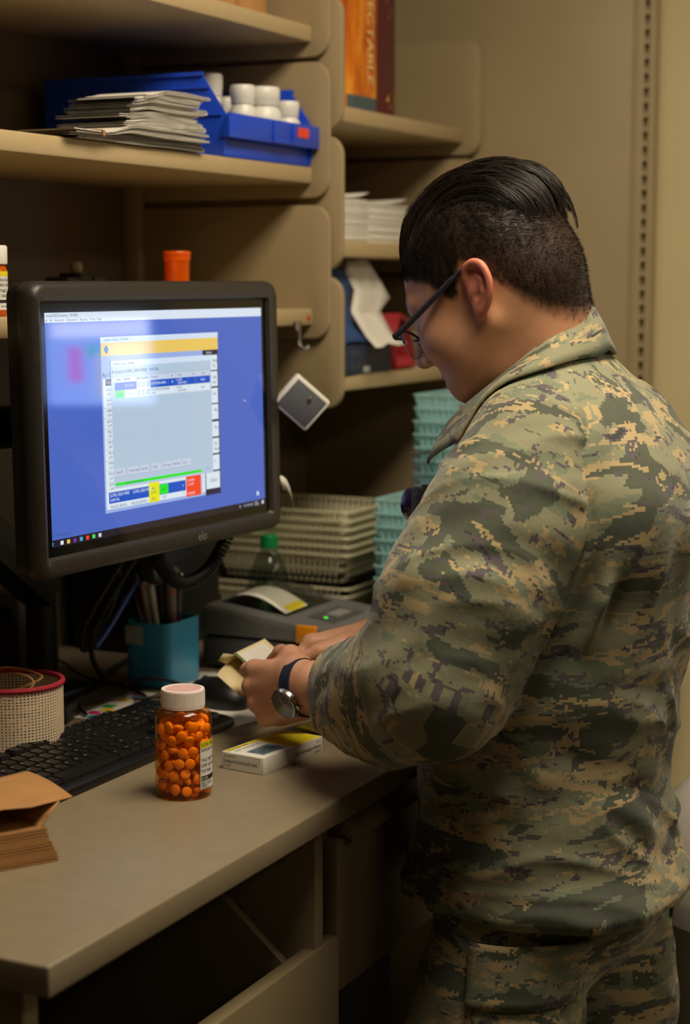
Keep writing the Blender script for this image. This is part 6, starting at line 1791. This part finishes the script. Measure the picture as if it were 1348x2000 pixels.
for y_ in (-1, 1):
    for x_ in (-1, 1): MB().box((x_ * .008 - .0015, y_ * .018 - .004, -.003), (x_ * .008 + .0015, y_ * .018 + .004, .002), .0008, M=Mw @ Matrix.Rotation(math.pi / 2, 4, 'Z')).build('lug', M_METAL, wt)
MB().lathe([(.0025, 0), (.0025, .004)], seg=12, M=Mw @ Matrix.Translation((0, .019, 0)) @ Matrix.Rotation(-math.pi / 2, 4, 'X')).build('crown', M_METAL, wt)

# ---- badge reel and clear sleeve on the chest
rl = thing('badge_reel', 'round navy badge reel clipped to the chest of the jacket', 'badge reel', (1.985, .868, 1.235))
M_REEL = mat('reel_navy', (26, 20, 62), .2, coat=.3)
Mr = Matrix.Rotation(R_(-12), 4, 'Z') @ Matrix.Rotation(-math.pi / 2, 4, 'X')
MB().lathe([(.012, -.004), (.019, -.003), (.021, .001), (.021, .012), (.0195, .0145), (.016, .016), (.001, .0165)], seg=36, M=Mr).build('case', M_REEL, rl, 50)
MB().box((-.006, -.006, -.034), (.006, .002, -.016), .002).build('snap_tab', M_REEL, rl)
MB().box((-.004, -.010, .008), (.004, -.002, .024), .001).build('belt_clip', M_METAL, rl)
bs = thing('badge_sleeve', 'clear plastic badge sleeve hanging on the chest behind the reel', 'badge sleeve', (1.965, .858, 1.235), -10)
MB().box((-.020, -.001, -.055), (.03, .0012, .065), .0005).build('sleeve', clear('sleeve_clear', (236, 238, 240), .12, body=(190, 190, 200), bodyfac=.06), bs)
MB().box((-.022, -.0015, .062), (.032, .0018, .067), .0005).build('sleeve_rim', clear('sleeve_clear', (236, 238, 240)), bs)

# ---- carton and leaflet held in the hands
hb = thing('held_carton', 'opened cream medicine carton with green edging held in both hands', 'medicine box', (2.010, 1.108, 1.004))
hb.rotation_euler = (R_(-38), 0, R_(186))
M_CREAM = mat('carton_cream', (224, 206, 158), .6, var=.03)
HBW, HBD, HBH = .100, .052, .020
mb = MB(); t_ = .0006
for lo_, hi_ in (((-HBW / 2, -HBD / 2, 0), (HBW / 2, HBD / 2, t_)), ((-HBW / 2, -HBD / 2, HBH - t_), (HBW / 2, HBD / 2, HBH)), ((-HBW / 2, -HBD / 2, t_), (HBW / 2, -HBD / 2 + t_, HBH - t_)), ((-HBW / 2, HBD / 2 - t_, t_), (HBW / 2, HBD / 2, HBH - t_)), ((-HBW / 2, -HBD / 2 + t_, t_), (-HBW / 2 + t_, HBD / 2 - t_, HBH - t_))):
    mb.box(lo_, hi_)
mb.build('carton', M_CREAM, hb)
MB().box((-HBW / 2 + .012, -HBD / 2 + .004, HBH), (HBW / 2 - .006, HBD / 2 - .004, HBH + .0003)).build('printed_panel', M_CARD, hb)
M_GREEN = mat('edge_green', (60, 116, 74), .6)
MB().box((HBW / 2 - .005, -HBD / 2, HBH), (HBW / 2, HBD / 2, HBH + .0004)).build('green_edge', M_GREEN, hb)
crumple([[(HBW / 2, -HBD / 2, .0003), (HBW / 2, HBD / 2, .0003)], [(HBW / 2 + .016, -HBD / 2 + .002, -.004), (HBW / 2 + .016, HBD / 2 - .002, -.004)], [(HBW / 2 + .032, -HBD / 2 + .006, -.004), (HBW / 2 + .032, HBD / 2 - .006, -.004)]], 'open_flap', M_CREAM, hb, .0008)
crumple([[(HBW / 2, -HBD / 2, .002), (HBW / 2, -HBD / 2, HBH - .002)], [(HBW / 2 + .014, -HBD / 2 - .008, .004), (HBW / 2 + .014, -HBD / 2 - .008, HBH - .004)]], 'side_flap', M_CREAM, hb, .0008)
